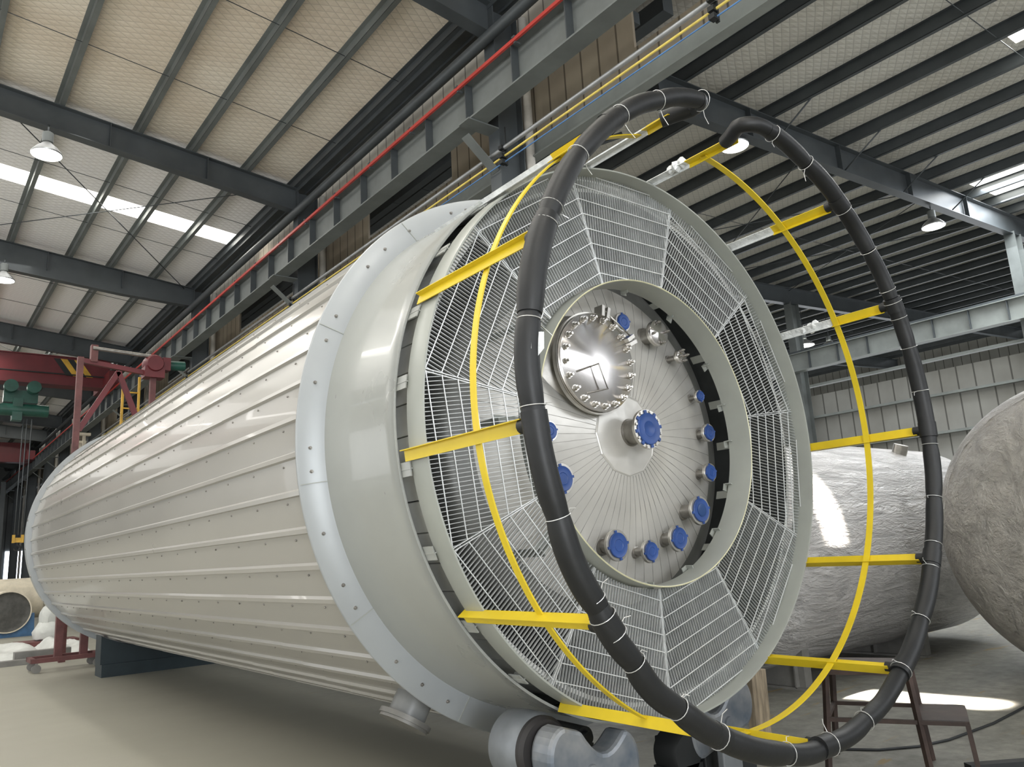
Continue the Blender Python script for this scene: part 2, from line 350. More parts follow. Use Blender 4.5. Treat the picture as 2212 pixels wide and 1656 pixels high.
# upper sheet wall on the column line, with open bays
WX = 8.62
def sheet(y0, y1, z0, z1):
    mb.box((WX, (y0 + y1) / 2, H + (z0 + z1) / 2), (0.05, y1 - y0, z1 - z0))
mb = MB()
openings = [(1.0, 7.2), (12.4, 16.1), (20.3, 25.2), (29.6, 34.0), (39.0, 43.5), (48, 52), (57, 61)]
sheet(Y0, Y1, 7.24, 7.68); sheet(Y0, Y1, 9.45, 11.4)
yy = Y0
for a, b2 in openings: sheet(yy, a, 7.68, 9.45); yy = b2
sheet(yy, Y1, 7.68, 9.45)
tag(mb.build('wall_centre', M['sheet_c']), kind='structure')
mb = MB(); mb.box((31.75, 35, 3.5), (0.06, 100, 7.0 + 2 * 1.0)); tag(mb.build('wall_right', M['sheet_r']), kind='structure')
mb = MB(); mb.box((60, 35, 7.5), (0.06, 100, 15)); tag(mb.build('wall_outer', M['sheet_r']), kind='structure')
mb = MB(); mb.box((22, Y1, 7), (84, 0.1, 14)); tag(mb.build('wall_far', M['sheet_f']), kind='structure')
mb = MB(); mb.box((-16, 35, 7), (0.1, 98, 14)); tag(mb.build('wall_left', M['sheet_r']), kind='structure')
mb = MB(); mb.box((-11.5, -14, 7)  , (9, 0.1, 14)); mb.box((31, -14, 7), (64, 0.1, 14)); mb.box((-4, -14, 10), (6, 0.1, 8)); tag(mb.build('wall_back', M['sheet_r']), kind='structure')
for n_, x in enumerate((8.4, 9.35, 10.3)):
    mb = MB(); mb.box((x, Y1 - 0.1, 3.3), (0.42, 0.06, 2.4)); tag(mb.build('window_%d' % (n_ + 8), M['daywin']), kind='structure')
# pale valley fascia along the low side of the right roof
mb = MB(); mb.box((8.58, 35, H + 7.03), (0.06, 98, 0.36)); mb.box((8.5, 35, H + 6.86), (0.18, 98, 0.03))
tag(mb.build('trim_1', M['steel_light']), kind='structure')

# ------------------------------------------------------------------ frame: columns, rafters, purlins, girders
BAYS = [-8.6, 0.41, 9.8, 18.47, 27.55, 36.6, 45.6, 54.6, 60.5, 68.0, 76.0]
near = {9.44: 'first', 18.47: 'second'}
for k, y in enumerate(BAYS):
    if k == 0: continue
    if abs(y - 0.41) < 0.1: continue
    mb = MB(); z1 = rl(8) - 0.05
    mb.box((8.0, y, z1 / 2), (0.55, 0.016, z1)); mb.box((7.73, y, z1 / 2), (0.02, 0.3, z1)); mb.box((8.27, y, z1 / 2), (0.02, 0.3, z1))
    mb.build('column_shaft', M['steel_dark'])
    c = bpy.context.scene.objects[-1] if False else COL.objects[-1]
    root = empty('steel_column', (8.0, y, 0), label=('dark steel column rising behind the top of the white tank ring' if k == 2 else
                 'dark steel column with pale downpipe left of the tall tank shoulder' if k == 3 else 'dark steel column further down the crane girder'),
                 cat='column', group=None if k in (2, 3) else 'far columns under the crane girder')
    c.parent = root; c.name = 'shaft'; at_parent(c)
    b = MB(); b.box((8.0, y, 0.015), (0.8, 0.55, 0.03)); at_parent(b.build('base_plate', M['steel_dark'], root))
    b = MB()   # crane bracket and knee brace
    b.box((7.4, y, H + 7.215), (0.64, 0.3, 0.025)); b.bar((7.1, y, H + 6.95), (7.72, y, H + 6.45), 0.2, 0.02)
    at_parent(b.build('bracket', M['steel_mid'], root))
    p = MB(); p.cyl((8.42, y - 0.13, 0), (8.42, y - 0.13, z1), 0.085, 16)
    tag(p.build('downpipe', M['pipe']), 'pale round downpipe beside the ' + ('dark column above the tank ring' if k == 2 else 'column left of the tank shoulder' if k == 3 else 'far columns of the crane girder'),
        'pipe', None if k in (2, 3) else 'far downpipes')
# left-bay rafters
names_l = {2: 'deep tapered rafter crossing the top centre of the hall', 3: 'long dark rafter in front of the bright skylight strip',
           4: 'grey rafter behind the long skylight strip on the left', 5: 'dark rafter above the red crane bridge'}
for k, y in enumerate(BAYS):
    mb = MB(); xs = [-16, -2, 5.4, 7.72]; dp = [1.0, 1.0, 0.82, 0.66] if k == 4 else [0.85, 0.85, 0.8, 0.75] if k >= 5 else [0.6, 0.6, 0.62, 0.64]
    for i in range(3):
        a = Vector((xs[i], y, rl(xs[i]))); b2 = Vector((xs[i + 1], y, rl(xs[i + 1])))
        mb.bar(a, b2, 0.26, 0.02, off=(0, -0.01))
        al = a - Vector((0, 0, dp[i])); bl = b2 - Vector((0, 0, dp[i + 1])); mb.bar(al, bl, 0.26, 0.02)
        w = 0.008; mb.add([(a.x, y - w, a.z), (b2.x, y - w, b2.z), (bl.x, y - w, bl.z), (al.x, y - w, al.z), (a.x, y + w, a.z), (b2.x, y + w, b2.z), (bl.x, y + w, bl.z), (al.x, y + w, al.z)],
              [(0, 1, 2, 3), (7, 6, 5, 4), (0, 4, 5, 1), (3, 2, 6, 7)])
    for x in (0.3, 3.2, 5.4): mb.box((x, y - 0.07, rl(x) - 0.31), (0.016, 0.12, 0.6))
    o = mb.build('roof_rafter', M['steel_dark'])
    tag(o, names_l.get(k, 'dark rafter deep in the left bay roof'), 'roof beam', None if k in names_l else 'far left bay rafters')
BAYS = [9.44 + 9.03 * k for k in range(-2, 9)]
names_r = {2: 'long dark rafter descending to the right above the black hose loop', 3: 'dark rafter in the right bay seen just beyond the big ring'}
for k, y in enumerate(BAYS):
    if k == 1: continue
    mb = MB(); ibeam(mb, (11.9, y, rr(11.9)), (31.1, y, rr(31.1)), 0.28, 0.76); ibeam(mb, (31.1, y, rr(31.1)), (60, y, rr(60)), 0.28, 0.76)
    for x in (15, 19, 23, 27): mb.box((x, y - 0.08, rr(x) - 0.38), (0.016, 0.13, 0.74))
    o = mb.build('roof_rafter', M['steel_dark'])
    tag(o, names_r.get(k, 'dark rafter deep in the right bay roof'), 'roof beam', None if k in names_r else 'far right bay rafters')
    mb = MB(); z1 = rr(31) - 0.7
    for dx in (-0.3, 0.3): mb.box((31 + dx, y, z1 / 2), (0.02, 0.36, z1))
    mb.box((31, y, z1 / 2), (0.6, 0.02, z1))
    tag(mb.build('steel_column', M['steel_mid']), 'grey steel column standing at the right edge of the hall' if k == 2 else 'steel column against the far right wall seen past the ring' if k == 3 else 'far column along the right wall',
        'column', None if k in (2, 3) else 'far columns along the right wall')
BAYL = [-8.6, 0.41, 9.8, 18.47, 27.55, 36.6, 45.6, 54.6, 60.5, 68.0, 76.0]
# purlins (Z sections) – each a long member
def purlin(x, fz, m, h, label, group, y0=Y0, y1=Y1):
    mb = MB(); z = fz(x)
    mb.box((x, (y0 + y1) / 2, z + h / 2), (0.02, y1 - y0, h)); mb.box((x + 0.04, (y0 + y1) / 2, z + 0.006), (0.1, y1 - y0, 0.014)); mb.box((x - 0.04, (y0 + y1) / 2, z + h - 0.006), (0.1, y1 - y0, 0.012))
    tag(mb.build('roof_purlin', m), label, 'roof purlin', group)
for k in range(17):
    x = [7.63, 6.38, 5.02, 3.80, 2.16][k] if k < 5 else 2.16 - 1.37 * (k - 4)
    if k == 0:
        purlin(x, rl, M['steel_dark'], PZ, 'outermost roof purlin of the left bay, next to the dark gutter', None); continue
    purlin(x, rl, M['steel_mid'], PZ, 'grey roof purlin under the quilted roof of the left bay', 'left bay purlins')
for k in range(29):
    x = 12.62 + 1.65 * k
    purlin(x, rr, M['steel_dark'], PZ + 0.1, 'dark roof purlin under the quilted roof of the right bay', 'right bay purlins')
TUBE = 9.88
# round eave tube and gutter by the columns
mb = MB(); mb.cyl((7.58, Y0, H + 8.95), (7.58, Y1, H + 8.95), 0.1, 16)
tag(mb.build('eave_tube', M['steel_dark']), 'thick dark round tube running above the crane girder', 'tube')
mb = MB(); mb.box((8.02, 35, H + 9.76), (0.62, 98, 0.02)); mb.box((7.72, 35, H + 9.71), (0.02, 98, 0.1)); mb.box((8.0, 35, H + 9.73), (0.02, 98, 0.06)); mb.box((8.33, 35, H + 9.71), (0.02, 98, 0.1))
tag(mb.build('eave_channel', M['steel_dark']), 'dark steel channel under the eave behind the round tube', 'channel')

def girder(x, zt, d, w, label, side, m, y0=Y0, y1=Y1):
    root = empty('crane_girder', (x, 0, zt), label=label, cat='crane girder')
    mb = MB(); ibeam(mb, (x, y0, zt), (x, y1, zt), w, d, 0.03, 0.02); at_parent(mb.build('beam', m, root))
    mb = MB(); mb.box((x + side * 0.09, 0, zt - d / 2), (0.15, 0.02, d - 0.06)); s0 = at_parent(mb.build('stiffener', M['steel_dark'], root)); k = 3.35
    s0.location.y = k - 1.29
    while k < y1:
        c = s0.copy(); COL.objects.link(c); c.location.y = k; k += 1.29
    mb = MB(); mb.box((x, (y0 + y1) / 2, zt + 0.06), (0.09, y1 - y0, 0.12)); at_parent(mb.build('rail', M['steel_dark'], root))
girder(7.3, H + 7.97, 0.74, 0.34, 'long grey crane runway girder running behind the tank from top to lower left', -1, M['steel_mid'])
girder(30.4, H + 7.75, 0.8, 0.42, 'grey crane runway girder along the ribbed right wall', -1, M['steel_light'])
# truss ties behind the centre girder
for k in range(2, 8):
    y = BAYS[k]
    mb = MB()
    for a, b2 in (((8.72, y + 1.2, H + 7.7), (12.0, y + 4.4, H + 8.9)), ((12.0, y + 1.2, H + 8.9), (8.72, y + 4.4, H + 7.7)), ((8.72, y + 4.4, H + 7.7), (12.0, y + 7.6, H + 8.9)), ((12, y + 4.4, H + 8.9), (8.72, y + 7.6, H + 7.7)), ((8.72, y + 4.4, H + 7.7), (12.0, y + 4.4, H + 8.9))):
        mb.bar(a, b2, 0.1, 0.1)
    mb.bar((11.2, y - 1, H + 10.4), (11.2, y + 8, H + 10.4), 0.3, 0.35); mb.bar((9.0, y + 2, H + 9.3), (11.2, y + 3.5, H + 10.4), 0.14, 0.14); mb.bar((9.0, y + 5, H + 9.3), (11.2, y + 3.5, H + 10.4), 0.14, 0.14); mb.bar((10.2, y - 1, H + 9.7), (10.2, y + 8, H + 9.7), 0.2, 0.25)
    tag(mb.build('bracing', M['steel_dark']), 'dark lattice of braces seen through the openings behind the crane girder', 'bracing', 'braces behind the crane girder')
# conductor bar and the pipes on the column line
root = empty('conductor_bar', (7.05, 0, H + 7.87), label='long bright red conductor bar along the top of the crane girder', cat='conductor bar')
mb = MB(); mb.box((7.05, 35, H + 7.87), (0.04, 98, 0.06)); at_parent(mb.build('bar', M['redbar'], root))
mb = MB(); mb.box((7.1, 0, H + 7.83), (0.1, 0.05, 0.03)); mb.box((7.05, 0, H + 7.91), (0.06, 0.06, 0.03)); s0 = at_parent(mb.build('clamp', M['steel_dark'], root)); k = 5.1
s0.location.y = k - 1.6
while k < Y1: c = s0.copy(); COL.objects.link(c); c.location.y = k; k += 1.6
for x, z, r, m, nm, lb in ((7.62, 6.70, 0.036, 'cabgrey', 'conduit', 'grey conduit pipe running above the yellow pipe'), (7.62, 6.55, 0.018, 'cabyel', 'yellow_pipe', 'thin yellow pipe running beside the centre columns'),
                           (7.62, 6.44, 0.011, 'cabblue', 'blue_cable', 'thin blue cable running below the yellow pipe')):
    mb = MB(); mb.cyl((x, Y0, H + z), (x, 48, H + z), r, 10); tag(mb.build(nm, M[m]), lb, 'pipe')
for y in (5.05, 9.44, 18.47, 27.5):
    mb = MB(); mb.box((7.68, y, H + 6.60), (0.03, 0.05, 0.4))
    for z in (6.44, 6.55, 6.70): mb.box((7.6, y, H + z), (0.1, 0.09, 0.07))
    mb.bar((7.68, y, H + 6.8), (7.68, y, H + 7.12), 0.02, 0.02)
    lab = {5.05: 'black pipe hanger on the cables near the top edge', 9.44: 'black pipe hanger on the cables above the tank ring'}.get(y, 'black pipe hanger further down the cables')
    tag(mb.build('pipe_hanger', M['black']), lab, 'hanger', None if y < 10 else 'far hangers')
# tie rods under the roofs
def rod(name, a, b2, r, label, group):
    mb = MB(); mb.cyl(a, b2, r, 6); tag(mb.build(name, M['steel_dark']), label, 'tie rod', group)
for k in range(0, 7):
    y = BAYL[k + 1]
    for x0, x1 in ((7.4, 0.7), (0.7, -6)):
        if k % 2 == 0 or x0 < 3:
            rod('tie_rod', (x0, y, rl(x0) - .08), (x1, y + 9.03, rl(x1) - .08), 0.014, 'thin diagonal tie rod under the left bay roof', 'left bay tie rods')
            rod('tie_rod', (x1, y, rl(x1) - .08), (x0, y + 9.03, rl(x0) - .08), 0.014, 'thin diagonal tie rod under the left bay roof', 'left bay tie rods')
    for dy in (3.0, 6.0):
        rod('sag_rod', (7.6, y + dy, rl(7.6) + .05), (-8, y + dy, rl(-8) + .05), 0.009, 'thin straight rod crossing the left bay purlins', 'left bay sag rods')
    for dy in (4.5,):
        rod('sag_rod', (12.6, y + dy, rr(12.6) + .05), (45, y + dy, rr(45) + .05), 0.010, 'thin straight rod crossing the right bay purlins', 'right bay sag rods')
for k in (1, 2, 3):
    y = BAYS[k + 1]
    for x0, x1 in ((18, 25), (25, 31)):
        rod('tie_rod', (x0, y, rr(x0) - .1), (x1, y + 9.03, rr(x1) - .1), 0.016, 'thin diagonal tie rod under the right bay roof', 'right bay tie rods')
        rod('tie_rod', (x1, y, rr(x1) - .1), (x0, y + 9.03, rr(x0) - .1), 0.016, 'thin diagonal tie rod under the right bay roof', 'right bay tie rods')
# right-hand purlin fly braces
for x in (15.9, 19.2, 22.5, 25.8):
    rod('fly_brace', (x, 9.38, rr(x) - 0.72), (x + 0.1, 8.3, rr(x) + 0.02), 0.022, 'short slanting brace from the long right rafter up to a purlin', 'fly braces on the right rafter')
# girts on the right wall
for z, lb in ((6.45, 'upper horizontal girt on the ribbed right wall'), (5.06, 'middle horizontal girt on the ribbed right wall'), (3.6, 'lower horizontal girt on the ribbed right wall'), (2.1, 'lowest horizontal girt on the right wall')):
    mb = MB(); mb.box((31.55, 35, H + z), (0.25, 98, 0.1)); tag(mb.build('wall_girt', M['steel_light']), lb, 'girt')

# ------------------------------------------------------------------ pendant lamps
def lamp(x, y, z, top, label, r=0.3, power=70, group=None):
    root = empty('pendant_lamp', (x, y, z), label=label, cat='lamp', group=group)
    mb = MB(); mb.lathe([(0.0, r), (0.03, r + 0.01), (0.06, r * 0.97), (0.16, r * 0.72), (0.26, r * 0.36), (0.3, r * 0.3)], 28, (0, 0, 0), 'Z'); mb.build('shade', M['lampmetal'], root)
    mb = MB(); mb.lathe([(0.3, 0.0), (0.3, 0.11), (0.52, 0.11), (0.54, 0.08), (0.54, 0.0)], 16, (0, 0, 0), 'Z'); mb.build('housing', M['steel_mid'], root)
    mb = MB(); mb.lathe([(0.02, r * 0.97), (0.015, r * 0.6), (0.01, 0.001)], 28, (0, 0, 0), 'Z'); mb.build('diffuser', M['lampglow'], root)
    mb = MB(); mb.cyl((0, 0, 0.54), (0, 0, top - z), 0.015, 6); mb.build('cord', M['steel_dark'], root)
    ld = bpy.data.lights.new('lamp_light', 'AREA'); ld.shape = 'DISK'; ld.size = r * 2; ld.energy = power; ld.color = (1, 0.96, 0.88)
    lo = bpy.data.objects.new('lamp_light', ld); COL.objects.link(lo); lo.location = (0, 0, -0.03); lo.parent = root
lamp(1.96, 18.3, H + 9.03, rl(2) - 0.6, 'white glowing pendant lamp hanging in front of the first skylight strip')
lamp(2.05, 27.4, H + 9.04, rl(2) - 0.6, 'glowing pendant lamp at the left edge under the grey rafter')
lamp(14.8, 9.7, H + 9.0, rr(14.8) - 0.7, 'glowing pendant lamp right behind the end of the black foam loop', r=0.32)
lamp(24.55, 9.5, H + 9.1, rr(24.5) - 0.7, 'glowing pendant lamp on a cord below the right rafter', r=0.33)
lamp(32.6, 19.0, H + 8.6, rr(32.6) - 0.7, 'far glowing lamp beside the white wrapped bar at the ring', r=0.42)
lamp(34.6, 18.9, H + 8.75, rr(34.6) - 0.7, 'second far glowing lamp just above its twin near the ring', r=0.42)
for y in (36.5, 45.6, 54.6): lamp(2.0, y, H + 9.0, rl(2) - 0.6, 'small far pendant lamp in the left bay', group='far pendant lamps')
lamp(1.9, 0.4, H + 9.0, rl(2) - 0.6, 'pendant lamp overhead near the camera', group='near lamps'); lamp(1.9, 9.4, H + 9.3, rl(2) - 0.6, 'pendant lamp overhead near the camera', group='near lamps')
lamp(-7, 9.4, H + 9.3, rl(-7) - 0.6, 'pendant lamp overhead near the camera', group='near lamps')

# ------------------------------------------------------------------ THE TANK
tank = empty('storage_tank', (AX, 12, 0), label='huge off-white horizontal storage tank with ribbed cladding and open grated end', cat='tank')
def tp(mb, name, m, parent=None, **k): o = mb.build(name, m, parent or tank, **k); 
# all tank geometry is written in world space, so cancel the Empty's offset
def tk(o): o.matrix_parent_inverse = Matrix.Translation(tank.location).inverted(); return o
RC = 2.285; Yn, Yf = 5.27, 19.3
# ribbed shell: standing rib every 360/52 degrees
mb = MB(); nr = 52; prof = []
for k in range(nr):
    a = 182.4 + 360.0 / nr * k; s_ = 360.0 / nr
    w = math.degrees(0.036 / RC)
    prof += [(a - w, RC), (a - w * 0.62, RC + 0.022), (a + w * 0.3, RC + 0.026), (a + w * 0.6, RC + 0.002)]
    for j in range(1, 6): prof.append((a + w * 0.7 + (s_ - 1.7 * w) * j / 6, RC))
yl = [Yn, 7.2, 9.1, 11.0, 12.9, 14.8, 16.7, Yf]; ring = []
for i, y in enumerate(yl[:-1]):
    ring += [(y + (0.004 if i else 0), 0.0), (yl[i + 1], 0.004)]
vs = []
for y, dr in ring:
    for a, r in prof: vs.append(T(r + dr, a, y))
n = len(prof); fs = []
for i in range(len(ring) - 1):
    for j in range(n): fs.append((i * n + j, i * n + (j + 1) % n, (i + 1) * n + (j + 1) % n, (i + 1) * n + j))
mb.add(vs, fs, True); tk(mb.build('cladding_shell', M['clad'], tank, sharp=22))
# screws on the ribs
mb = MB()
for k in range(nr):
    a = 182.4 + 360.0 / nr * k + 1.5
    if math.sin(rad(a)) > 0.6 and math.cos(rad(a)) > 0: continue
    if math.cos(rad(a)) > 0.3: continue
    y = 5.7
    while y < 19: p = T(RC, a, y); mb.cyl(p, T(RC + 0.012, a, y), 0.008, 6); y += 0.62
tag(tk(mb.build('screws', M['ss_d'], tank)), kind='stuff')
# far flange ring and dished far head
mb = MB(); mb.lathe([(19.0, 2.25), (19.0, 2.36), (19.03, 2.37), (19.35, 2.37), (19.37, 2.36), (19.37, 1.9), (19.6, 1.4), (19.8, 0.8), (19.85, 0.0)], 160, (AX, 0, AZ)); tk(mb.build('far_end_ring', M['flangep'], tank))
mb = MB(); mb.lathe([(18.95, 2.25), (18.95, 2.39), (18.99, 2.39), (18.99, 2.25)], 160, (AX, 0, AZ)); tk(mb.build('far_lip', M['flangep'], tank))
for k in range(9):
    a = 130 + 14 * k; q = MB(); q.cyl(T(2.36, a, 19.15), T(2.385, a, 19.15), 0.025, 8); tk(q.build('bolt', M['ss_d'], tank))
# near flange (flat collar) + shroud
mb = MB(); mb.lathe([(5.40, 2.30), (5.32, 2.352), (5.29, 2.36), (5.278, 2.352), (5.235, 2.155)], 192, (AX, 0, AZ)); tk(mb.build('collar', M['flangep'], tank, sharp=50))
for a in (158.0, 188.0, 214.0, 243.0, 128, 100):     # lapped seams on the collar
    mb = MB(); mb.bar(T(2.165, a, 5.235), T(2.352, a, 5.276), 0.006, 0.008, up=(0, 1, 0)); tk(mb.build('collar_seam', M['ringp'], tank))
for k in range(19):
    a = 100 + 8.8 * k + 2.5 * math.sin(k * 2.3); y = 5.262
    q = MB(); q.cyl(T(2.265, a, y), T(2.265, a, y - 0.02), 0.009, 8); q.cyl(T(2.265, a, y + .004), T(2.265, a, y - 0.006), 0.0145, 8); tk(q.build('bolt', M['ss_d'], tank))
mb = MB(); mb.lathe([(5.245, 2.165), (5.15, 2.148), (4.9, 2.139), (4.40, 2.139), (4.272, 2.139), (4.264, 2.145), (4.262, 2.139), (4.268, 2.126), (4.40, 2.125), (5.2, 2.125)], 192, (AX, 0, AZ)); tk(mb.build('shroud', M['shroud'], tank, sharp=50))
# dark inner drum seen through the slot, with panel joints
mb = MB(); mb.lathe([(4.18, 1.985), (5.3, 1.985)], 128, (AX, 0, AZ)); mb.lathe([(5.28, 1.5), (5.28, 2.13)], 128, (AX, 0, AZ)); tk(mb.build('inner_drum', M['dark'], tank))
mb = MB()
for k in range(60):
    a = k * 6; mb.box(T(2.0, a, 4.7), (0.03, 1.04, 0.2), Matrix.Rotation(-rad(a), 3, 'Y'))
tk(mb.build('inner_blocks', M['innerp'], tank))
# front ring
mb = MB(); mb.lathe([(4.17, 2.088), (4.17, 2.104), (4.162, 2.108), (3.99, 2.106), (3.979, 2.104), (3.979, 2.092), (3.99, 2.088)] + [(4.17, 2.088)], 192, (AX, 0, AZ)); tk(mb.build('front_ring', M['ringp'], tank, sharp=50))
BARS = [158.6, 186.9, 216.1, 243.3, 270.5, 301.5, 329.2, 358.2, 27.4, 54.8, 84.0, 104.3, 130.3]
for a in BARS + [144, 172, 201.5, 230]:
    q = MB(); rot = Matrix.Rotation(-rad(a), 3, 'Y')
    q.box(T(2.10, a + 2.2, 4.22), (0.05, 0.13, 0.008), rot); q.box(T(2.118, a + 2.2, 4.22), (0.008, 0.12, 0.09), rot)
    tk(q.build('support_lug', M['shroud'], tank))
# gratings: eleven trapezoid panels between the rings
GR0, GR1, YG = 1.20, 2.085, 4.115
S = 360 / 11
for k in range(11):
    th = -90 + S / 2 + S * k; d = Vector((math.cos(rad(th)), 0, math.sin(rad(th)))); t = Vector((-d.z, 0, d.x)); O = Vector((AX, YG, AZ)); h = math.tan(rad(S / 2))
    b1 = MB(); half = GR1 * math.sin(rad(S / 2)) - 0.012; nb = 42
    for j in range(nb + 1):
        u = -half + 2 * half * j / nb
        r0 = max(math.sqrt(max(GR0 ** 2 - u * u, 0)), abs(u) / h + 0.012); r1 = math.sqrt(GR1 ** 2 - u * u)
        if r1 - r0 > 0.02: b1.bar(O + d * r0 + t * u, O + d * r1 + t * u, 0.0036, 0.017, up=(0, 1, 0))
    root = tk(b1.build('grating_panel', M['galv'], tank))
    c1 = MB()
    for j in range(8):
        r = 1.235 + 0.118 * j; w = min(r * h - 0.008, math.sqrt(max(GR1 ** 2 - r * r, 0)))
        c1.bar(O + d * r - t * w + Vector((0, -0.019, 0)), O + d * r + t * w + Vector((0, -0.0105, 0)), 0.006, 0.006, up=(0, 1, 0))
    for sg in (-1, 1):
        e = Matrix.Rotation(-sg * rad(S / 2 - 0.25), 3, 'Y') @ d
        c1.bar(O + e * GR0, O + e * GR1, 0.005, 0.022, up=(0, 1, 0))
    c1.build('cross_rods', M['galv_hi'], root)
# inner ring
mb = MB(); mb.lathe([(4.20, 1.175), (4.20, 1.188), (3.985, 1.188), (3.978, 1.185), (3.978, 1.176), (3.985, 1.173), (4.20, 1.175)], 160, (AX, 0, AZ)); tk(mb.build('inner_ring', M['ringp'], tank, sharp=50))
mb = MB(); mb.lathe([(3.977, 1.176), (3.972, 1.181), (3.977, 1.187)], 160, (AX, 0, AZ)); tk(mb.build('ring_lip', mat('pale_yellow_edge', (0.62, 0.6, 0.40), 0.4), tank))
for a in (34, 15, -1, -20, -42, -66, -90, -115, -140, 180, 150, 120, 90, 62):
    q = MB(); rot = Matrix.Rotation(-rad(a), 3, 'Y')
    q.box(T(1.27, a, 4.19), (0.24, 0.06, 0.008), rot); q.box(T(1.27, a - 1.2, 4.23), (0.24, 0.008, 0.06), rot); q.box(T(1.375, a, 4.33), (0.008, 0.3, 0.07), rot)
    tk(q.build('ring_bracket', M['ringp'], tank))
# dished vessel head with radial laps
def yh(r): return 4.30 + r * r / 7.0
mb = MB(); mb.lathe([(yh(r), max(r, 0.0005)) for r in [0, .1, .2, .3, .4, .5, .6, .7, .8, .9, 1.0, 1.1, 1.2, 1.3, 1.34]], 144, (AX, 0, AZ)); head = tk(mb.build('vessel_head', M['head'], tank, sharp=60))
mb = MB()
for k in range(64):
    a = k * 360 / 64 + 1.5; pts = [T(r, a, yh(r) - 0.002) for r in (0.335, 0.6, 0.9, 1.15, 1.34)]
    for i in range(4): mb.bar(pts[i], pts[i + 1], 0.0028, 0.004, up=(0, 1, 0))
mb.build('radial_seams', M['seam'], head)
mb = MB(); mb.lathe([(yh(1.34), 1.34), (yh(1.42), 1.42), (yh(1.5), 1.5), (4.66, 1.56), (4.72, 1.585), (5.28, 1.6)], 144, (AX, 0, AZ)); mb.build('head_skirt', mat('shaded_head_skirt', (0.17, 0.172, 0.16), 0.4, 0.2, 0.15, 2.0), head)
mb = MB(); mb.lathe([(yh(.32) - 0.004, 0.32), (yh(.33) - 0.008, 0.328), (yh(.34) - 0.003, 0.338)], 12, (AX, 0, AZ), smooth=False); mb.lathe([(yh(0) - 0.003, 0.001), (yh(.32) - 0.004, 0.32)], 12, (AX, 0, AZ), smooth=False)
mb.build('centre_disc', M['head'], head)
# nozzles: (x, z, flange y, flange radius, cap style)
def nozzle(x, z, yf, R, style, rp=None):
    r0 = math.hypot(x, z); yb = yh(r0); c = (AX + x, 0, AZ + z); rp = rp or R * 0.5
    mb = MB(); mb.lathe([(yb + 0.03, rp + 0.02), (yb - 0.012, rp + 0.012), (yb - 0.014, rp), (yf + 0.03, rp), (yf + 0.024, R * 0.62)], 32, c); root = tk(mb.build('nozzle', M['ss_d'], tank))
    mb = MB(); mb.lathe([(yf + 0.026, rp), (yf + 0.026, R), (yf + 0.002, R), (yf, R - 0.002), (yf, 0.0)], 40, c); mb.build('flange', M['ss'], root)
    if style.startswith('cap'):
        mb = MB(); rc = R * 0.80
        mb.lathe([(yf - 0.001, rc), (yf - 0.010, rc), (yf - 0.014, rc * 0.96), (yf - 0.010, rc * 0.78), (yf - 0.012, rc * 0.5), (yf - 0.014, rc * 0.48), (yf - 0.011, rc * 0.44), (yf - 0.011, 0.0)], 40, c)
        nl = 8 if R > 0.14 else 4
        for j in range(nl):
            a = 45 * (8 // nl) * j + 10; mb.box(T(R * 0.84, a, yf - 0.004, c[0], c[2]), (R * 0.22, 0.012, R * 0.17), Matrix.Rotation(-rad(a), 3, 'Y'))
        mb.build('blue_cap', M['blue'], root)
        if style == 'capdeep':
            mb = MB(); mb.lathe([(yf - 0.016, R * 0.44), (yf - 0.018, R * 0.40), (yf - 0.014, 0.0)], 32, c); mb.build('cap_recess', M['blue_d'], root)
        if R > 0.14:
            for j in range(8):
                mb = MB(); a = 45 * j + 32; p = T(R * 0.89, a, yf - 0.0, c[0], c[2]); mb.cyl(p, p + Vector((0, -0.012, 0)), 0.011, 6); mb.build('bolt_head', M['ss'], root)
    else:
        d_ = bpy.data.objects.new
        mb = MB(); mb.lathe([(0.02, R), (0.002, R), (0.0, R - 0.003), (0.0, 0.0004)], 48, (0, 0, 0), 'Z')
        o = mb.build('blind_cover', M['turned'], root); o.location = (c[0] , yf - 0.022, c[2]); o.rotation_euler = (-PI / 2, 0, 0)
        o.matrix_parent_inverse = root.matrix_parent_inverse @ Matrix() if False else Matrix()
        for j in range(4):
            mb = MB(); a = 90 * j + 12; p = T(R * 0.8, a, yf - 0.02, c[0], c[2]); mb.cyl(p, p + Vector((0, -0.03, 0)), 0.014, 6); mb.cyl(p + Vector((0, .06, 0)), p + Vector((0, -0.045, 0)), 0.007, 8); mb.build('bolt', M['ss_d'], root)
nozzle(0.042, 0.016, 4.11, 0.158, 'cap', 0.098)
nozzle(0.122, 0.966, 4.35, 0.085, 'cap', 0.05)
nozzle(0.472, 0.90, 4.29, 0.112, 'blind', 0.07)
nozzle(0.782, 0.736, 4.32, 0.058, 'blind', 0.025)
nozzle(1.052, 0.406, 4.36, 0.058, 'cap', 0.022)
nozzle(1.112, 0.076, 4.35, 0.082, 'cap', 0.035)
nozzle(1.032, -0.284, 4.32, 0.082, 'cap', 0.035)
nozzle(0.742, -0.614, 4.24, 0.122, 'capdeep', 0.056)
nozzle(0.472, -0.834, 4.27, 0.108, 'cap', 0.05)
nozzle(0.112, -0.924, 4.26, 0.09, 'cap', 0.034)
nozzle(-0.248, -0.864, 4.26, 0.118, 'cap', 0.056)
nozzle(-0.718, -0.364, 4.31, 0.118, 'cap', 0.056)
nozzle(-0.778, -0.004, 4.35, 0.082, 'cap', 0.035)
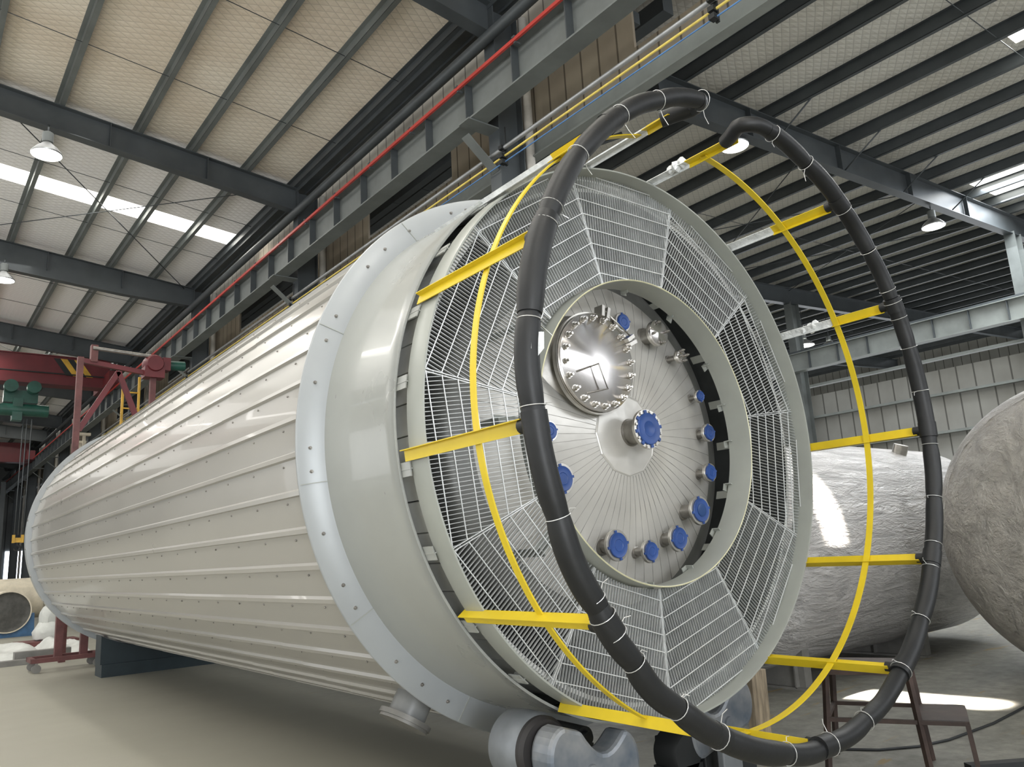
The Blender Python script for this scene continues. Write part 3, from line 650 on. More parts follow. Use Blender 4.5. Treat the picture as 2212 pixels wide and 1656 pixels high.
# manway
mx, mz, myf = -0.36, 0.535, 4.20
mc = (AX + mx, 0, AZ + mz)
mb = MB(); mb.lathe([(4.42, 0.43), (4.33, 0.31), (myf + 0.07, 0.30)], 64, mc); man = tk(mb.build('manway', M['ss_d'], tank))
mb = MB(); mb.lathe([(myf + 0.075, 0.30), (myf + 0.075, 0.405), (myf + 0.04, 0.405), (myf + 0.038, 0.395), (myf + 0.032, 0.395), (myf + 0.03, 0.41)], 64, mc); mb.build('flange', M['ss'], man)
mb = MB(); mb.lathe([(0.035, 0.38), (0.035, 0.392), (0.002, 0.392), (0.0, 0.389), (0.0, 0.0005)], 96, (0, 0, 0), 'Z'); o = mb.build('cover', M['turned'], man); o.location = (mc[0], myf, mc[2]); o.rotation_euler = (-PI / 2, 0, 0)
for j in range(20):
    a = 18 * j + 5; q = MB(); p = T(0.352, a, myf, mc[0], mc[2])
    q.cyl(p + Vector((0, 0.1, 0)), p + Vector((0, -0.055, 0)), 0.011, 10); q.cyl(p, p + Vector((0, -0.028, 0)), 0.021, 6); q.cyl(p, p + Vector((0, -0.005, 0)), 0.027, 12)
    q.build('bolt', M['ss'], man)
q = MB(); hp = [(-0.24, -0.10), (-0.05, -0.03), (0.03, -0.22), (-0.15, -0.26)]
q.tube([Vector((mc[0] + u, myf - (0.0 if i in (0, 3) else 0.05), mc[2] + v)) for i, (u, v) in enumerate(hp)], 0.008, 8); q.build('handle', M['ss_d'], man)
q = MB(); q.cyl(T(0.43, 78, 4.17, mc[0], mc[2]), T(0.45, 30, 4.17, mc[0], mc[2]), 0.006, 8)   # davit rod with hinge lugs
for a in (82, 74, 33, 27): q.box(T(0.42, a, 4.2, mc[0], mc[2]), (0.09, 0.09, 0.03), Matrix.Rotation(-rad(a), 3, 'Y'))
q.build('hinge', M['ss'], man)
# yellow guard frame: angle bars + hoop
YS = {27.4: 3.48, 54.8: 3.54, 84.0: 3.60, 104.3: 3.38, 130.3: 3.48}
for a in BARS:
    ys_ = YS.get(a, 4.19); ye = 3.0 if a not in (84.0, 104.3) else 3.13
    e = Vector((math.cos(rad(a)), 0, math.sin(rad(a)))); t = Vector((-e.z, 0, e.x)); sg = 1 if a in (27.4, 54.8, 84.0, 104.3, 130.3) else 1
    def ang(mb, y0, y1, w=0.07):
        p0, p1 = T(2.128, a, y0), T(2.128, a, y1)
        mb.bar(p0, p1, 0.006, w, up=t, off=(0, 0)); 
        mb.bar(p0 - t * w / 2 + e * 0 , p1 - t * w / 2, w, 0.006, up=t)
    q = MB(); ang(q, ys_, ye); tk(q.build('guard_bar', M['yellow'], tank))
    if a in YS:
        q = MB(); ang(q, 4.9 if a == 130.3 else 4.24, ys_, 0.064); tk(q.build('wrapped_bar_end', M['whitewrap'], tank))
q = MB()
q.lathe([(3.415, 2.105), (3.465, 2.105), (3.465, 2.115), (3.415, 2.115), (3.415, 2.105)], 240, (AX, 0, AZ), a0=104.3, a1=444.0); tk(q.build('guard_hoop', M['yellow'], tank, sharp=50))
for a, s_ in ((84.0, 0.12), (27.4, 0.1)):   # loose film bunched on two bars
    q = MB(); y = 3.62
    pts = [T(2.15 + random.uniform(-.01, .02), a + random.uniform(-.3, .3), y + 0.03 * j) for j in range(7)]
    q.tube(pts, [0.02, 0.05, 0.035, 0.055, 0.03, 0.045, 0.02], 8); tk(q.build('film_scrap', M['whitewrap'], tank))
# drain nozzle under the shell
a = -121.5; e = Vector((math.cos(rad(a)), 0, math.sin(rad(a)))); P0 = T(2.22, a, 5.70)
def rad_lathe(prof, org, d, n=48):
    z = Vector(d).normalized(); q_ = Vector((0, 0, 1)).rotation_difference(z).to_matrix(); m = MB(); m.lathe(prof, n, (0, 0, 0), 'Z'); m.v = [tuple(q_ @ Vector(v) + Vector(org)) for v in m.v]; return m
m_ = rad_lathe([(0, 0.20), (0.05, 0.20), (0.05, 0.152), (0.24, 0.152)], P0, e); dn = tk(m_.build('drain_nozzle', mat('grey_nozzle_paint', (0.22, 0.225, 0.22), 0.35), tank))
m_ = rad_lathe([(0.225, 0.15), (0.225, 0.215), (0.262, 0.215), (0.262, 0.0)], P0, e); m_.build('flange', M['conc'], dn)
m_ = rad_lathe([(0.262, 0.20), (0.285, 0.20), (0.285, 0.0)], P0, e); m_.build('blind_cover', M['conc'], dn)

# ------------------------------------------------------------------ the foam loop
loop = empty('foam_covered_pipe_loop', (AX, 2.92, AZ), label='black foam-wrapped ring pipe held on the yellow bars in front of the tank', cat='pipe ring')
def lp(o): o.matrix_parent_inverse = Matrix.Translation(loop.location).inverted(); return o
RH = 2.132
J = [103.0, 115.7, 127.2, 141.7, 155.5, 171.6, 184.6, 199.6, 213.0, 222.8, 233.5, 243.2, 259.5, 272.2, 284.1, 300.9, 314.4, 329.6, 342.9, 354.8, 377.1, 389.0, 401.3, 412.7, 427.8, 441.5]
J = [j for j in J]
for i in range(len(J) - 1):
    a0, a1 = J[i], J[i + 1]; nseg = 10; fat = random.uniform(0.060, 0.066)
    if 150 < a0 < 160: fat = 0.074
    elif 140 < a0 < 250: fat += 0.004
    pts, rsz = [], []
    wob = random.uniform(-0.012, 0.012)
    for j in range(nseg + 1):
        f = j / nseg; a = a0 + (a1 - a0) * f; bulge = math.sin(PI * f)
        pts.append(T(RH + 0.01 * bulge + wob * bulge, a, 2.92 + wob * bulge)); rsz.append(fat * (0.88 + 0.12 * min(1, bulge * 2.2)))
    q = MB(); q.tube(pts, rsz, 20, up=(0, 1, 0)); lp(q.build('foam_sleeve', M['foam'], loop))
# elbows that turn back towards the tank at both ends
for a, ye in ((102.7, 3.22), (85.0, 3.22)):
    sg = -1 if a > 95 else 1
    a_s = 103.2 if a > 95 else 81.5
    a_e = 101.2 if a > 95 else 86.6
    pts = [T(RH, a_s, 2.92)]
    for j in range(1, 8):
        f = j / 7 * PI / 2; aa = a_s + (a_e - a_s) * math.sin(f); pts.append(T(RH, aa, 2.92 + 0.12 * (1 - math.cos(f))))
    a_b = 104.3 if a > 95 else 84.0
    pts += [T(RH, (a_e + a_b) / 2, 3.12), T(RH, a_b, ye)]
    q = MB(); q.tube(pts, 0.057, 18, up=(1, 0, 0)); lp(q.build('foam_elbow', M['foam'], loop))
for a in BARS:
    if a in (84.0, 104.3): continue
    q = MB(); q.tube([T(RH, a - 1.6, 2.92), T(RH, a, 2.92), T(RH, a + 1.6, 2.92)], 0.069, 18, up=(0, 1, 0)); q.cyl(T(RH, a, 2.92), T(RH - 0.004, a, 3.03), 0.04, 14)
    lp(q.build('foam_tee', M['foam'], loop))
TIES = [102.3, 115.7, 127.2, 141.7, 153.6, 157.0, 170.4, 172.6, 184.6, 199.6, 211.7, 214.4, 217.5, 222.8, 233.5, 243.2, 260.2, 272.2, 284.1, 300.9, 314.4, 326.8, 332.4, 342.9, 354.8, 7.0, 17.1, 24.2, 28.0, 31.1, 41.3, 52.7, 67.8, 79.5]
for a in TIES:
    q = MB(); c = T(RH, a, 2.92); e = Vector((math.cos(rad(a)), 0, math.sin(rad(a)))); R_ = 0.065 if min(abs((a - b_ + 180) % 360 - 180) for b_ in BARS) > 2 else 0.0715
    q.tube([c + (e * math.cos(j * PI / 9) + Vector((0, 1, 0)) * math.sin(j * PI / 9)) * R_ for j in range(18)], 0.0024, 5, closed=True, up=(-e.z, 0, e.x))
    if random.random() < 0.7:
        s0 = c - e * R_; s1 = s0 - e * random.uniform(0.05, 0.09) + Vector((0, random.uniform(-.03, .03), random.uniform(-.05, .02))); q.tube([s0, (s0 + s1) / 2 + Vector((0, .01, .01)), s1], 0.0024, 5)
    lp(q.build('cable_tie', M['tie'], loop))
q = MB(); q.box(T(RH + 0.0, 352.0, 2.862), (0.018, 0.004, 0.05)); lp(q.build('yellow_tag', M['yellow'], loop))
q = MB(); q.add([T(RH + dx, 171.0 + da, 2.86) for dx, da in ((-0.05, 3.4), (0.03, 3.9), (0.035, 6.2), (-0.01, 7.0), (-0.05, 5.8))], [(0, 1, 2, 3, 4)]); lp(q.build('white_label', M['whitewrap'], loop))

# ------------------------------------------------------------------ rollers under the tank
def roller(xc, yc, zc, label, mir=1):
    root = empty('tank_roller', (xc, yc, 0), label=label, cat='roller stand')
    w = MB(); w.lathe([(0.0, 0.06), (0.0, 0.205), (0.02, 0.22), (0.14, 0.225), (0.27, 0.22), (0.29, 0.205), (0.29, 0.06)], 48, (0, 0, zc)); w.build('wheel', M['drum'], root)
    w = MB(); w.lathe([(-0.05, 0.06), (-0.055, 0.185), (-0.03, 0.207), (0.0, 0.207)], 48, (0, 0, zc)); w.build('tyre', M['rubber'], root)
    # cast yoke: two rounded bosses with a scooped saddle between them
    poly = []
    for j in range(13): a = rad(90 + 180 * j / 12); poly.append((0.0 + 0.14 * math.cos(a), zc - 0.02 + 0.185 * math.sin(a)))
    for j in range(13): a = rad(-90 + 180 * j / 12); poly.append((0.52 + 0.13 * math.cos(a), zc - 0.14 + 0.2 * math.sin(a)))
    for j in range(1, 10): f = j / 10; poly.append((0.52 - 0.42 * f, zc + 0.06 + 0.12 * f - 0.16 * math.sin(PI * f)))
    poly = [(u * mir, v) for u, v in poly]
    w = MB(); w.prism(poly, 0.2, lambda u, v, t: (u, -0.26 + t, v)); w.build('yoke', M['cast'], root, bevel=0.03)
    w = MB(); w.lathe([(-0.275, 0.0), (-0.275, 0.05), (-0.26, 0.055), (-0.24, 0.055)], 32, (0.2 * mir, 0, zc - 0.14)); w.build('boss', M['cast'], root)
    w = MB(); w.lathe([(-0.05, 0.06), (0.4, 0.06)], 16, (0, 0, zc)); w.build('axle', M['steel_dark'], root)
    w = MB(); w.box((0.2 * mir, -0.0, (zc - 0.22) / 2), (0.62, 0.5, zc - 0.26)); w.box((0.2 * mir, 0, 0.03), (1.1, 0.8, 0.06)); w.build('pedestal', M['black'], root, bevel=0.01)
roller(3.43, 4.22, H - 1.25, 'large worn steel roller stand under the left front of the tank')
roller(5.47, 4.40, H - 1.25, 'worn blue-grey roller stand under the right front of the tank', -1)
# small parts between the rollers
mb = MB(); mb.cyl((4.08, 4.5, H - 1.33), (4.1, 4.9, H - 1.33), 0.075, 20); mb.cyl((4.08, 4.46, H - 1.33), (4.08, 4.5, H - 1.33), 0.045, 16); mb.box((4.09, 4.7, (H - 1.38) / 2), (0.14, 0.4, H - 1.38))
tag(mb.build('drive_motor', M['black']), 'small black drive motor between the front rollers', 'motor')
mb = MB(); mb.lathe([(0, 0.0), (0, 0.14), (0.03, 0.16), (0.2, 0.16), (0.23, 0.13), (0.23, 0)], 32, (4.78, 4.15, H - 1.52)); mb.box((4.78, 4.26, (H - 1.6) / 2), (0.3, 0.22, H - 1.6))
tag(mb.build('gearbox', M['black']), 'dark rounded gearbox under the lowest yellow bar', 'gearbox')
mb = MB(); mb.box((5.06, 4.0, H - 1.68), (0.22, 0.06, 0.5))
tag(mb.build('bearing_plate', M['drum'], bevel=0.01), 'blue-grey bearing plate beside the dark gearbox', 'plate')
mb = MB(); mb.box((6.84, 5.0, 0.33), (0.24, 0.09, 0.72), Matrix.Rotation(rad(1.5), 3, 'Y')); o = mb.build('timber_post', M['wood'], bevel=0.008)
mb.v = mb.v; tag(o, 'rough upright timber block standing by the right roller', 'timber')
o.location = (0.0, 0, 0.0)

# ------------------------------------------------------------------ vessel behind (axis along X)
vr = empty('wrapped_vessel', (12, 7.2, 0), label='horizontal steel vessel in clear film behind the tank ring', cat='vessel')
def vp(o, r): o.matrix_parent_inverse = Matrix.Translation(r.location).inverted(); return o
VY, VZ, VR = 7.2, H - 0.155, 1.64
mb = MB(); mb.lathe([(8.2, 0.0), (8.25, 0.6), (8.45, 1.1), (8.75, 1.45), (9.1, 1.62), (9.3, VR), (15.2, VR), (15.25, VR - 0.03), (15.3, VR - 0.03), (15.7, 1.5), (16.05, 1.15), (16.3, 0.6), (16.38, 0.0)], 96, (0, VY, VZ), 'X'); vp(mb.build('shell', M['film'], vr, sharp=60), vr)
for i, x in enumerate((9.62, 12.98)):
    mb = MB(); mb.box((x, VY, 0.45), (0.16, 2.0, 0.9)); mb.box((x + 0.02, VY, 0.015), (0.34, 2.1, 0.03))
    for yy_ in (6.3, 7.0, 7.8): mb.box((x, yy_, 0.45), (0.30, 0.02, 0.86))
    vp(mb.build('saddle', M['conc'], vr), vr)
mb = MB(); mb.cyl((13.6, 6.5, VZ + 1.35), (13.6, 6.4, VZ + 1.6), 0.12, 16); vp(mb.build('lifting_lug', M['ss'], vr), vr)
mb = MB(); mb.box((12.3, VY - VR + 0.03, VZ + 0.26), (7.4, 0.006, 0.012)); vp(mb.build('weld_seam', M['seam'], vr), vr)
# second wrapped vessel, nearer on the right edge
v2 = empty('wrapped_vessel', (12, 3.9, 0), label='big dished vessel end in crumpled clear film at the right edge', cat='vessel')
WX0, WA, WY, WZ, WR = 10.23, 1.0, 3.075, H - 0.0875, 1.815
mb = MB(); pr_ = [(WX0 + WA * (1 - math.cos(rad(t_))), WR * math.sin(rad(t_))) for t_ in range(0, 91, 6)]
mb.lathe([(a_, max(b_, 0.001)) for a_, b_ in pr_] + [(14.2, WR), (14.8, 1.4), (15.0, 0.0)], 96, (0, WY, WZ), 'X'); vp(mb.build('shell', M['film2'], v2, sharp=60), v2)
for x in (11.9, 13.6):
    mb = MB(); mb.box((x, WY, 0.3), (0.2, 2.2, 0.6)); vp(mb.build('saddle', M['conc'], v2), v2)
def fold(t0, t1, u0, u1, r):
    pts = []
    for j in range(10):
        t_, u = rad(t0 + (t1 - t0) * j / 9), rad(u0 + (u1 - u0) * j / 9)
        pts.append((WX0 + WA * (1 - math.cos(t_)) - 0.004, WY - (WR + 0.004) * math.sin(t_) * math.cos(u), WZ + (WR + 0.004) * math.sin(t_) * math.sin(u)))
    q = MB(); q.tube(pts, r, 6); vp(q.build('film_fold', M['film'], v2), v2)
fold(62, 70, 168, 28, 0.008); fold(48, 78, -20, -48, 0.006); fold(70, 78, -110, -40, 0.006)

# ------------------------------------------------------------------ step stand, cable
st = empty('step_stand', (6.8, 3.8, 0), label='rusty brown welded two-step stand behind the foam loop', cat='step stand')
A = [Vector((6.28, 3.81)), Vector((6.58, 3.32)), Vector((7.14, 3.49)), Vector((7.09, 4.28))]
A = [Vector((6.34, 3.92)), Vector((6.62, 3.36)), Vector((7.18, 3.62)), Vector((6.92, 4.2))]
zt = H - 1.13; out = 0.06
ctr = sum(A, Vector((0, 0))) / 4
for p in A:
    q = MB(); b_ = ctr + (p - ctr) * 1.22; q.bar((p.x, p.y, zt), (b_.x, b_.y, 0), 0.04, 0.04); vp(q.build('leg', M['rust'], st), st)
for i in range(4):
    p, r_ = A[i], A[(i + 1) % 4]; q = MB(); q.bar((p.x, p.y, zt), (r_.x, r_.y, zt), 0.04, 0.04); vp(q.build('top_rail', M['rust'], st), st)
q = MB(); q.add([(p.x, p.y, zt + 0.022) for p in A] + [(p.x, p.y, zt + 0.03) for p in A], [(0, 1, 2, 3), (7, 6, 5, 4), (0, 4, 5, 1), (1, 5, 6, 2), (2, 6, 7, 3), (3, 7, 4, 0)]); vp(q.build('top_plate', M['rust'], st), st)
zs = H - 1.5; B = [ctr + (p - ctr) * 1.1 for p in A]; dv = (A[1] - A[0]).normalized() * 0.34
C1, C2 = B[1] + dv, B[2] + dv
for p in (C1, C2):
    q = MB(); q.bar((p.x, p.y, zs), (p.x + dv.x * .1, p.y + dv.y * .1, 0), 0.035, 0.035); vp(q.build('leg', M['rust'], st), st)
q = MB()
for a_, b_ in ((B[0], B[1]), (B[3], B[2]), (B[0], B[3]), (B[1], B[2]), (B[1], C1), (B[2], C2), (C1, C2)): q.bar((a_.x, a_.y, zs), (b_.x, b_.y, zs), 0.032, 0.032)
vp(q.build('lower_rail', M['rust'], st), st)
q = MB(); q.add([(p.x, p.y, zs + 0.018) for p in (B[1], C1, C2, B[2])], [(0, 1, 2, 3)]); vp(q.build('step_plate', M['rust'], st), st)
q = MB(); q.tube([(6.75, 4.95, 0.012), (7.06, 4.39, 0.012), (7.28, 4.06, 0.012), (7.6, 3.86, 0.012), (8.0, 3.76, 0.012), (8.9, 3.72, 0.012), (9.83, 3.77, 0.012), (11, 3.9, 0.012)], 0.012, 8)
tag(q.build('floor_cable', M['black']), 'black cable curving over the floor on the right', 'cable')
q = MB(); q.box((7.35, 3.05, 0.03), (0.6, 0.1, 0.06), Matrix.Rotation(rad(-35), 3, 'Z')); tag(q.build('steel_offcut', M['black']), 'dark steel offcut on the floor at the bottom right', 'offcut')

# ------------------------------------------------------------------ far-left group
sd = empty('tank_saddle', (AX, 18.0, 0), label='black steel saddle under the far end of the tank', cat='saddle')
q = MB(); pl = [(-1.12, 0.0)] + [(-1.12, 1.0)]
for j in range(13): a_ = rad(-119 + 58 * j / 12); pl.append((2.33 * math.cos(a_), AZ + 2.33 * math.sin(a_)))
pl += [(1.12, 1.0), (1.12, 0.0)]
pl = [(-1.12, 0.24), (-1.12, AZ - 2.03)] + [(2.33 * math.cos(rad(a_)), AZ + 2.33 * math.sin(rad(a_))) for a_ in range(-118, -61, 4)] + [(1.12, AZ - 2.03), (1.12, 0.24)]
q.prism(pl, 0.5, lambda u, v, t: (u, -0.25 + t, v)); q.build('saddle_block', M['navy'], sd)
q = MB(); q.box((0.25, 0, 0.12), (2.7, 0.6, 0.24)); q.build('base_beam', M['navy'], sd)
q = MB(); q.box((4.75, 20.3, 0.42), (1.3, 0.5, 0.16)); q.box((4.75, 20.3, 0.6), (0.7, 0.35, 0.2)); 
for x in (4.25, 5.25): q.cyl((x, 20.1, 0.16), (x, 20.5, 0.16), 0.16, 16)
tag(q.build('rail_trolley', mat('deep_red', (0.09, 0.008, 0.012), 0.5)), 'low dark red trolley just behind the black saddle', 'trolley')
tr = empty('trestle_cart', (3.3, 20.4, 0), label='faded red trestle on a small wheeled frame left of the black saddle', cat='trestle')
for x in (-0.18, 0.32):
    q = MB(); q.box((x, 0, 0.77), (0.15, 0.15, 1.1)); q.build('post', M['redrust'], tr)
q = MB(); q.box((0.07, 0, 1.36), (0.72, 0.2, 0.1)); q.build('cap_beam', M['redrust'], tr)
q = MB(); q.box((-0.05, -0.35, 0.25), (1.35, 0.09, 0.09)); q.box((-0.05, 0.35, 0.25), (1.35, 0.09, 0.09)); q.box((-0.68, 0, 0.25), (0.09, 0.7, 0.09)); q.box((0.6, 0, 0.25), (0.09, 0.7, 0.09)); q.build('frame', M['redrust'], tr)
for x, y in ((-0.62, -0.35), (0.55, -0.35), (-0.62, 0.35), (0.55, 0.35)):
    q = MB(); q.cyl((x, y - 0.03, 0.09), (x, y + 0.03, 0.09), 0.09, 16); q.box((x, y, 0.17), (0.05, 0.08, 0.12)); q.build('caster', M['conc'], tr)
# vessel end on a blue saddle
dv_ = empty('small_vessel', (3.5, 33.5, 0), label='short vessel with dark round end resting on a blue saddle at far left', cat='vessel'); dv_.scale = (0.68, 0.68, 0.68)
q = MB(); q.lathe([(0.0, 0.001), (0.02, 0.4), (0.05, 0.8), (0.03, 0.96), (0.0, 1.0)], 48, (0, 0, 1.28)); q.build('end_disc', M['disc'], dv_)
q = MB(); q.lathe([(0.0, 1.0), (0.0, 1.06), (0.1, 1.06), (2.4, 1.06), (2.6, 0.6), (2.65, 0)], 48, (0, 0, 1.28)); q.build('shell', M['cream'], dv_)
q = MB(); q.prism([(-1.25, 0), (-1.25, 0.12), (-0.9, 0.2), (-0.85, 0.7)] + [(1.08 * math.cos(rad(a_)), 1.28 + 1.08 * math.sin(rad(a_))) for a_ in range(-140, -39, 10)] + [(0.9, 1.1), (1.2, 1.15), (1.25, 0.0)], 0.5, lambda u, v, t: (u, 0.1 + t, v)); q.build('saddle', M['saddleblue'], dv_)
v3 = empty('cream_vessel', (3.1, 37.5, 0), label='cream horizontal vessel behind the dark round vessel end', cat='vessel')
q = MB(); q.lathe([(-3.0, 0.0), (-2.9, 0.5), (-2.6, 0.78), (1.9, 0.78), (2.2, 0.5), (2.3, 0)], 48, (0, 0, 1.24), 'X'); q.build('shell', M['cream'], v3)
q = MB(); q.box((1.4, 0, 0.3), (0.3, 1.2, 0.6)); q.build('saddle', M['saddleblue'], v3)
q = MB(); q.box((-1.2, 0, 0.3), (0.3, 1.2, 0.6)); q.build('saddle', M['saddleblue'], v3)
# wrapped bundles
for i, (x, z, r) in enumerate(((4.0, 0.40, 0.32), (4.0, 0.85, 0.20))):
    q = MB(); q.lathe([(z - 0.25, r * 0.9), (z - 0.2, r * 1.25), (z, r * 1.35), (z + 0.12, r * 1.2), (z + 0.28, r * 0.8), (z + 0.34, r * 0.2), (z + 0.34, 0)], 20, (x, 28, 0), 'Z')
    q.v = [(a_ + random.uniform(-.03, .03), b_ + random.uniform(-.03, .03), max(c_ + random.uniform(-.02, .02), 0.0)) for a_, b_, c_ in q.v]
    tag(q.build('wrapped_bundle', M['tarp']), ('lower' if i == 0 else 'upper') + ' white wrapped bundle by the far end of the tank', 'bundle')
q = MB(); q.box((3.95, 28, 0.08), (1.6, 1.0, 0.16)); tag(q.build('pallet', M['redrust']), 'brown pallet under the white wrapped bundles', 'pallet')
# tarp pile
def tarp(x0, y0, w, d, h, label):
    q = MB(); n = 26; vs = []
    for i in range(n):
        for j in range(n):
            u, v = i / (n - 1), j / (n - 1); e_ = math.sin(PI * u) ** 0.6 * math.sin(PI * v) ** 0.6
            z = h * e_ * (0.65 + 0.35 * math.sin(7 * u + 2 * v) * math.cos(5 * v - 3 * u)) + random.uniform(0, 0.03) * e_
            vs.append((x0 + w * (u - 0.5) + 0.1 * math.sin(6 * v), y0 + d * (v - 0.5) + 0.1 * math.sin(5 * u), z + 0.003))
    fs = [(i * n + j, (i + 1) * n + j, (i + 1) * n + j + 1, i * n + j + 1) for i in range(n - 1) for j in range(n - 1)]
    q.add(vs, fs, True); tag(q.build('crumpled_tarp', M['tarp'], sharp=80), label, 'tarp')
tarp(2.3, 25.0, 2.0, 3.0, 0.6, 'crumpled white tarp on the floor in front of the blue saddle')
tarp(3.95, 25.6, 1.0, 2.6, 0.45, 'smaller crumpled white tarp behind the red trestle')
q = MB(); q.box((2.6, 22.5, 0.06), (1.7, 0.3, 0.12)); q.box((3.2, 23.1, 0.16), (1.2, 0.3, 0.18)); tag(q.build('timber_stack', M['conc']), 'low grey timbers lying before the white tarp', 'timber')

# red frame and ladder past the tank's end
fr = empty('red_frame', (4.3, 22.0, 0), label='tall dark red steel frame with diagonals standing past the tank end', cat='frame')
for x, zt_ in ((3.45, H + 5.5), (5.2, H + 5.1)):
    q = MB(); q.box((x, 22, zt_ / 2), (0.14, 0.14, zt_)); vp(q.build('post', M['redrust'], fr), fr)
q = MB(); q.bar((3.45, 22, H + 5.42), (5.3, 22, H + 5.2), 0.12, 0.12); vp(q.build('top_beam', M['red'], fr), fr)
for a_, b_ in (((4.35, 22, H + 5.2), (3.5, 22, H + 3.6)), ((4.35, 22, H + 5.2), (5.0, 22, H + 3.6))):
    q = MB(); q.bar(a_, b_, 0.1, 0.13); vp(q.build('diagonal', M['red'], fr), fr)
q = MB(); q.box((3.75, 22, H + 5.62), (0.16, 0.2, 0.45)); vp(q.build('stub', M['redrust'], fr), fr)
q = MB(); q.lathe([(-0.25, 0), (-0.25, 0.2), (-0.1, 0.27), (0.12, 0.27), (0.2, 0.2), (0.2, 0)], 24, (5.2, 22, H + 5.48), 'Y'); q.box((5.2, 22, H + 5.25), (0.5, 0.4, 0.3)); q.box((5.5, 22, H + 5.5), (0.2, 0.35, 0.35)); vp(q.build('gearbox', M['red'], fr), fr)
q = MB(); q.cyl((5.55, 22, H + 5.5), (6.0, 22, H + 5.52), 0.13, 20); vp(q.build('motor', M['green'], fr), fr)
q = MB(); q.cyl((3.7, 21.9, H + 5.75), (5.1, 21.9, H + 5.68), 0.05, 12); vp(q.build('drive_shaft', M['ss_d'], fr), fr)
ld_ = empty('ladder', (5.0, 23.5, 0), label='yellow access ladder inside the dark red frame', cat='ladder')
for x in (4.78, 5.2):
    q = MB(); q.box((x, 23.5, (H + 5.2 + (x - 4.78) * .6) / 2), (0.06, 0.06, H + 5.2 + (x - 4.78) * .6)); vp(q.build('rail', M['orange'], ld_), ld_)
for k in range(15):
    q = MB(); q.cyl((4.78, 23.5, 0.5 + 0.46 * k), (5.2, 23.5, 0.5 + 0.46 * k), 0.022, 8); vp(q.build('rung', M['orange'], ld_), ld_)

# overhead crane
cr = empty('overhead_crane', (2, 37, H + 8.4), label='dark red overhead crane bridge with black and yellow stripes at far left', cat='crane')
q = MB(); q.box((-3.4, 37, H + 8.5), (20.6, 0.7, 1.15)); q.box((-3.4, 37, H + 7.9), (20.6, 0.8, 0.04)); q.box((-3.4, 37, H + 9.1), (20.6, 0.8, 0.04)); vp(q.build('bridge', M['red'], cr), cr)
q = MB(); q.box((6.9, 37, H + 8.15), (0.5, 3.2, 0.5)); vp(q.build('end_carriage', M['red'], cr), cr)
for k, x in enumerate((4.75, 5.0, 5.25, 5.5)):
    q = MB(); q.prism([(x, H + 9.0), (x + 0.25, H + 9.0), (x + 0.75, H + 8.3), (x + 0.5, H + 8.3)], 0.02, lambda u, v, t: (u, 36.62 + t, v)); vp(q.build('stripe', M['black'] if k % 2 == 0 else M['orange'], cr), cr)
q = MB(); q.tube([(-3, 36.4, H + 8.35), (2, 36.4, H + 8.3), (6.8, 36.4, H + 8.3)], 0.03, 6); vp(q.build('festoon_cable', M['black'], cr), cr)
HX = 0.3
ho = empty('hoist', (3.2, 36.9, H + 7), label='dark green electric hoist under the red crane bridge', cat='hoist')
q = MB(); q.lathe([(-1.0, 0), (-1.0, 0.25), (1.1, 0.25), (1.1, 0)], 28, (3.3 + HX, 36.8, H + 6.75), 'X'); vp(q.build('drum', M['green'], ho), ho)
q = MB(); q.lathe([(-1.35, 0), (-1.35, 0.2), (-1.0, 0.2)], 24, (3.3 + HX, 36.8, H + 6.78), 'X'); q.box((2.65, 36.8, H + 7.2), (0.5, 0.5, 0.3)); vp(q.build('motor', M['green'], ho), ho)
for x in (3.3, 4.1):
    q = MB(); q.lathe([(-0.3, 0), (-0.3, 0.25), (0.0, 0.25), (0.0, 0)], 28, (x, 36.6, H + 7.65), 'Y'); vp(q.build('trolley_wheel', M['green'], ho), ho)
q = MB(); q.box((3.7, 36.9, H + 7.3), (1.2, 0.35, 0.5)); q.box((3.6, 36.8, H + 6.75), (0.35, 0.45, 0.9)); vp(q.build('body', M['green'], ho), ho)
q = MB()
for x in (3.85, 3.98, 4.15): q.cyl((x, 36.8, H + 6.4), (x, 36.8, H + 1.75), 0.02, 6)
vp(q.build('rope', M['steel_dark'], ho), ho)
hk = empty('hook_block', (3.98, 36.8, H + 1.47), label='yellow crane hook block hanging on ropes at far left', cat='hook'); hk.scale = (0.62, 0.62, 0.62)
q = MB(); q.box((-0.24, 0, 0.2), (0.14, 0.3, 0.5)); q.box((0.24, 0, 0.2), (0.14, 0.3, 0.5)); q.box((0, 0, 0.12), (0.4, 0.2, 0.3)); q.build('block', M['orange'], hk)
q = MB(); q.tube([(0, 0, 0.0), (0, 0, -0.2)] + [(0.17 * math.cos(rad(a_)) , 0, -0.38 + 0.17 * math.sin(rad(a_))) for a_ in range(90, -181, -30)], 0.05, 10); q.build('hook', M['black'], hk)
# a second, further crane bridge
q = MB(); q.box((-3.4, 62, H + 8.4), (20.6, 0.8, 1.3)); q.box((6.9, 62, H + 8.1), (0.5, 3.2, 0.6)); tag(q.build('overhead_crane', M['red']), 'second red crane bridge, small in the distance at far left', 'crane')
# thin poles against the far wall
for k, (x, y) in enumerate(((1.8, 70), (2.9, 72), (3.7, 68), (4.4, 74), (5.3, 70), (6.0, 66), (6.6, 72))):
    q = MB(); q.box((x, y, 4.4), (0.3, 0.3, 8.8)); tag(q.build('far_post', M['steel_dark'] if k % 2 else M['steel_mid']), 'dark upright post near the far end wall', 'post', 'posts near the far end wall')
for x, y in ((7.0, 40.5), (7.25, 43.0)):
    q = MB(); q.box((x - 0.3, y, 4.2), (0.12, 0.12, 8.4)); q.box((x - 0.3, y, 8.4), (0.5, 0.3, 0.12)); tag(q.build('cream_post', M['cream']), 'slim cream post beside the lower end of the crane girder', 'post', 'slim cream posts')

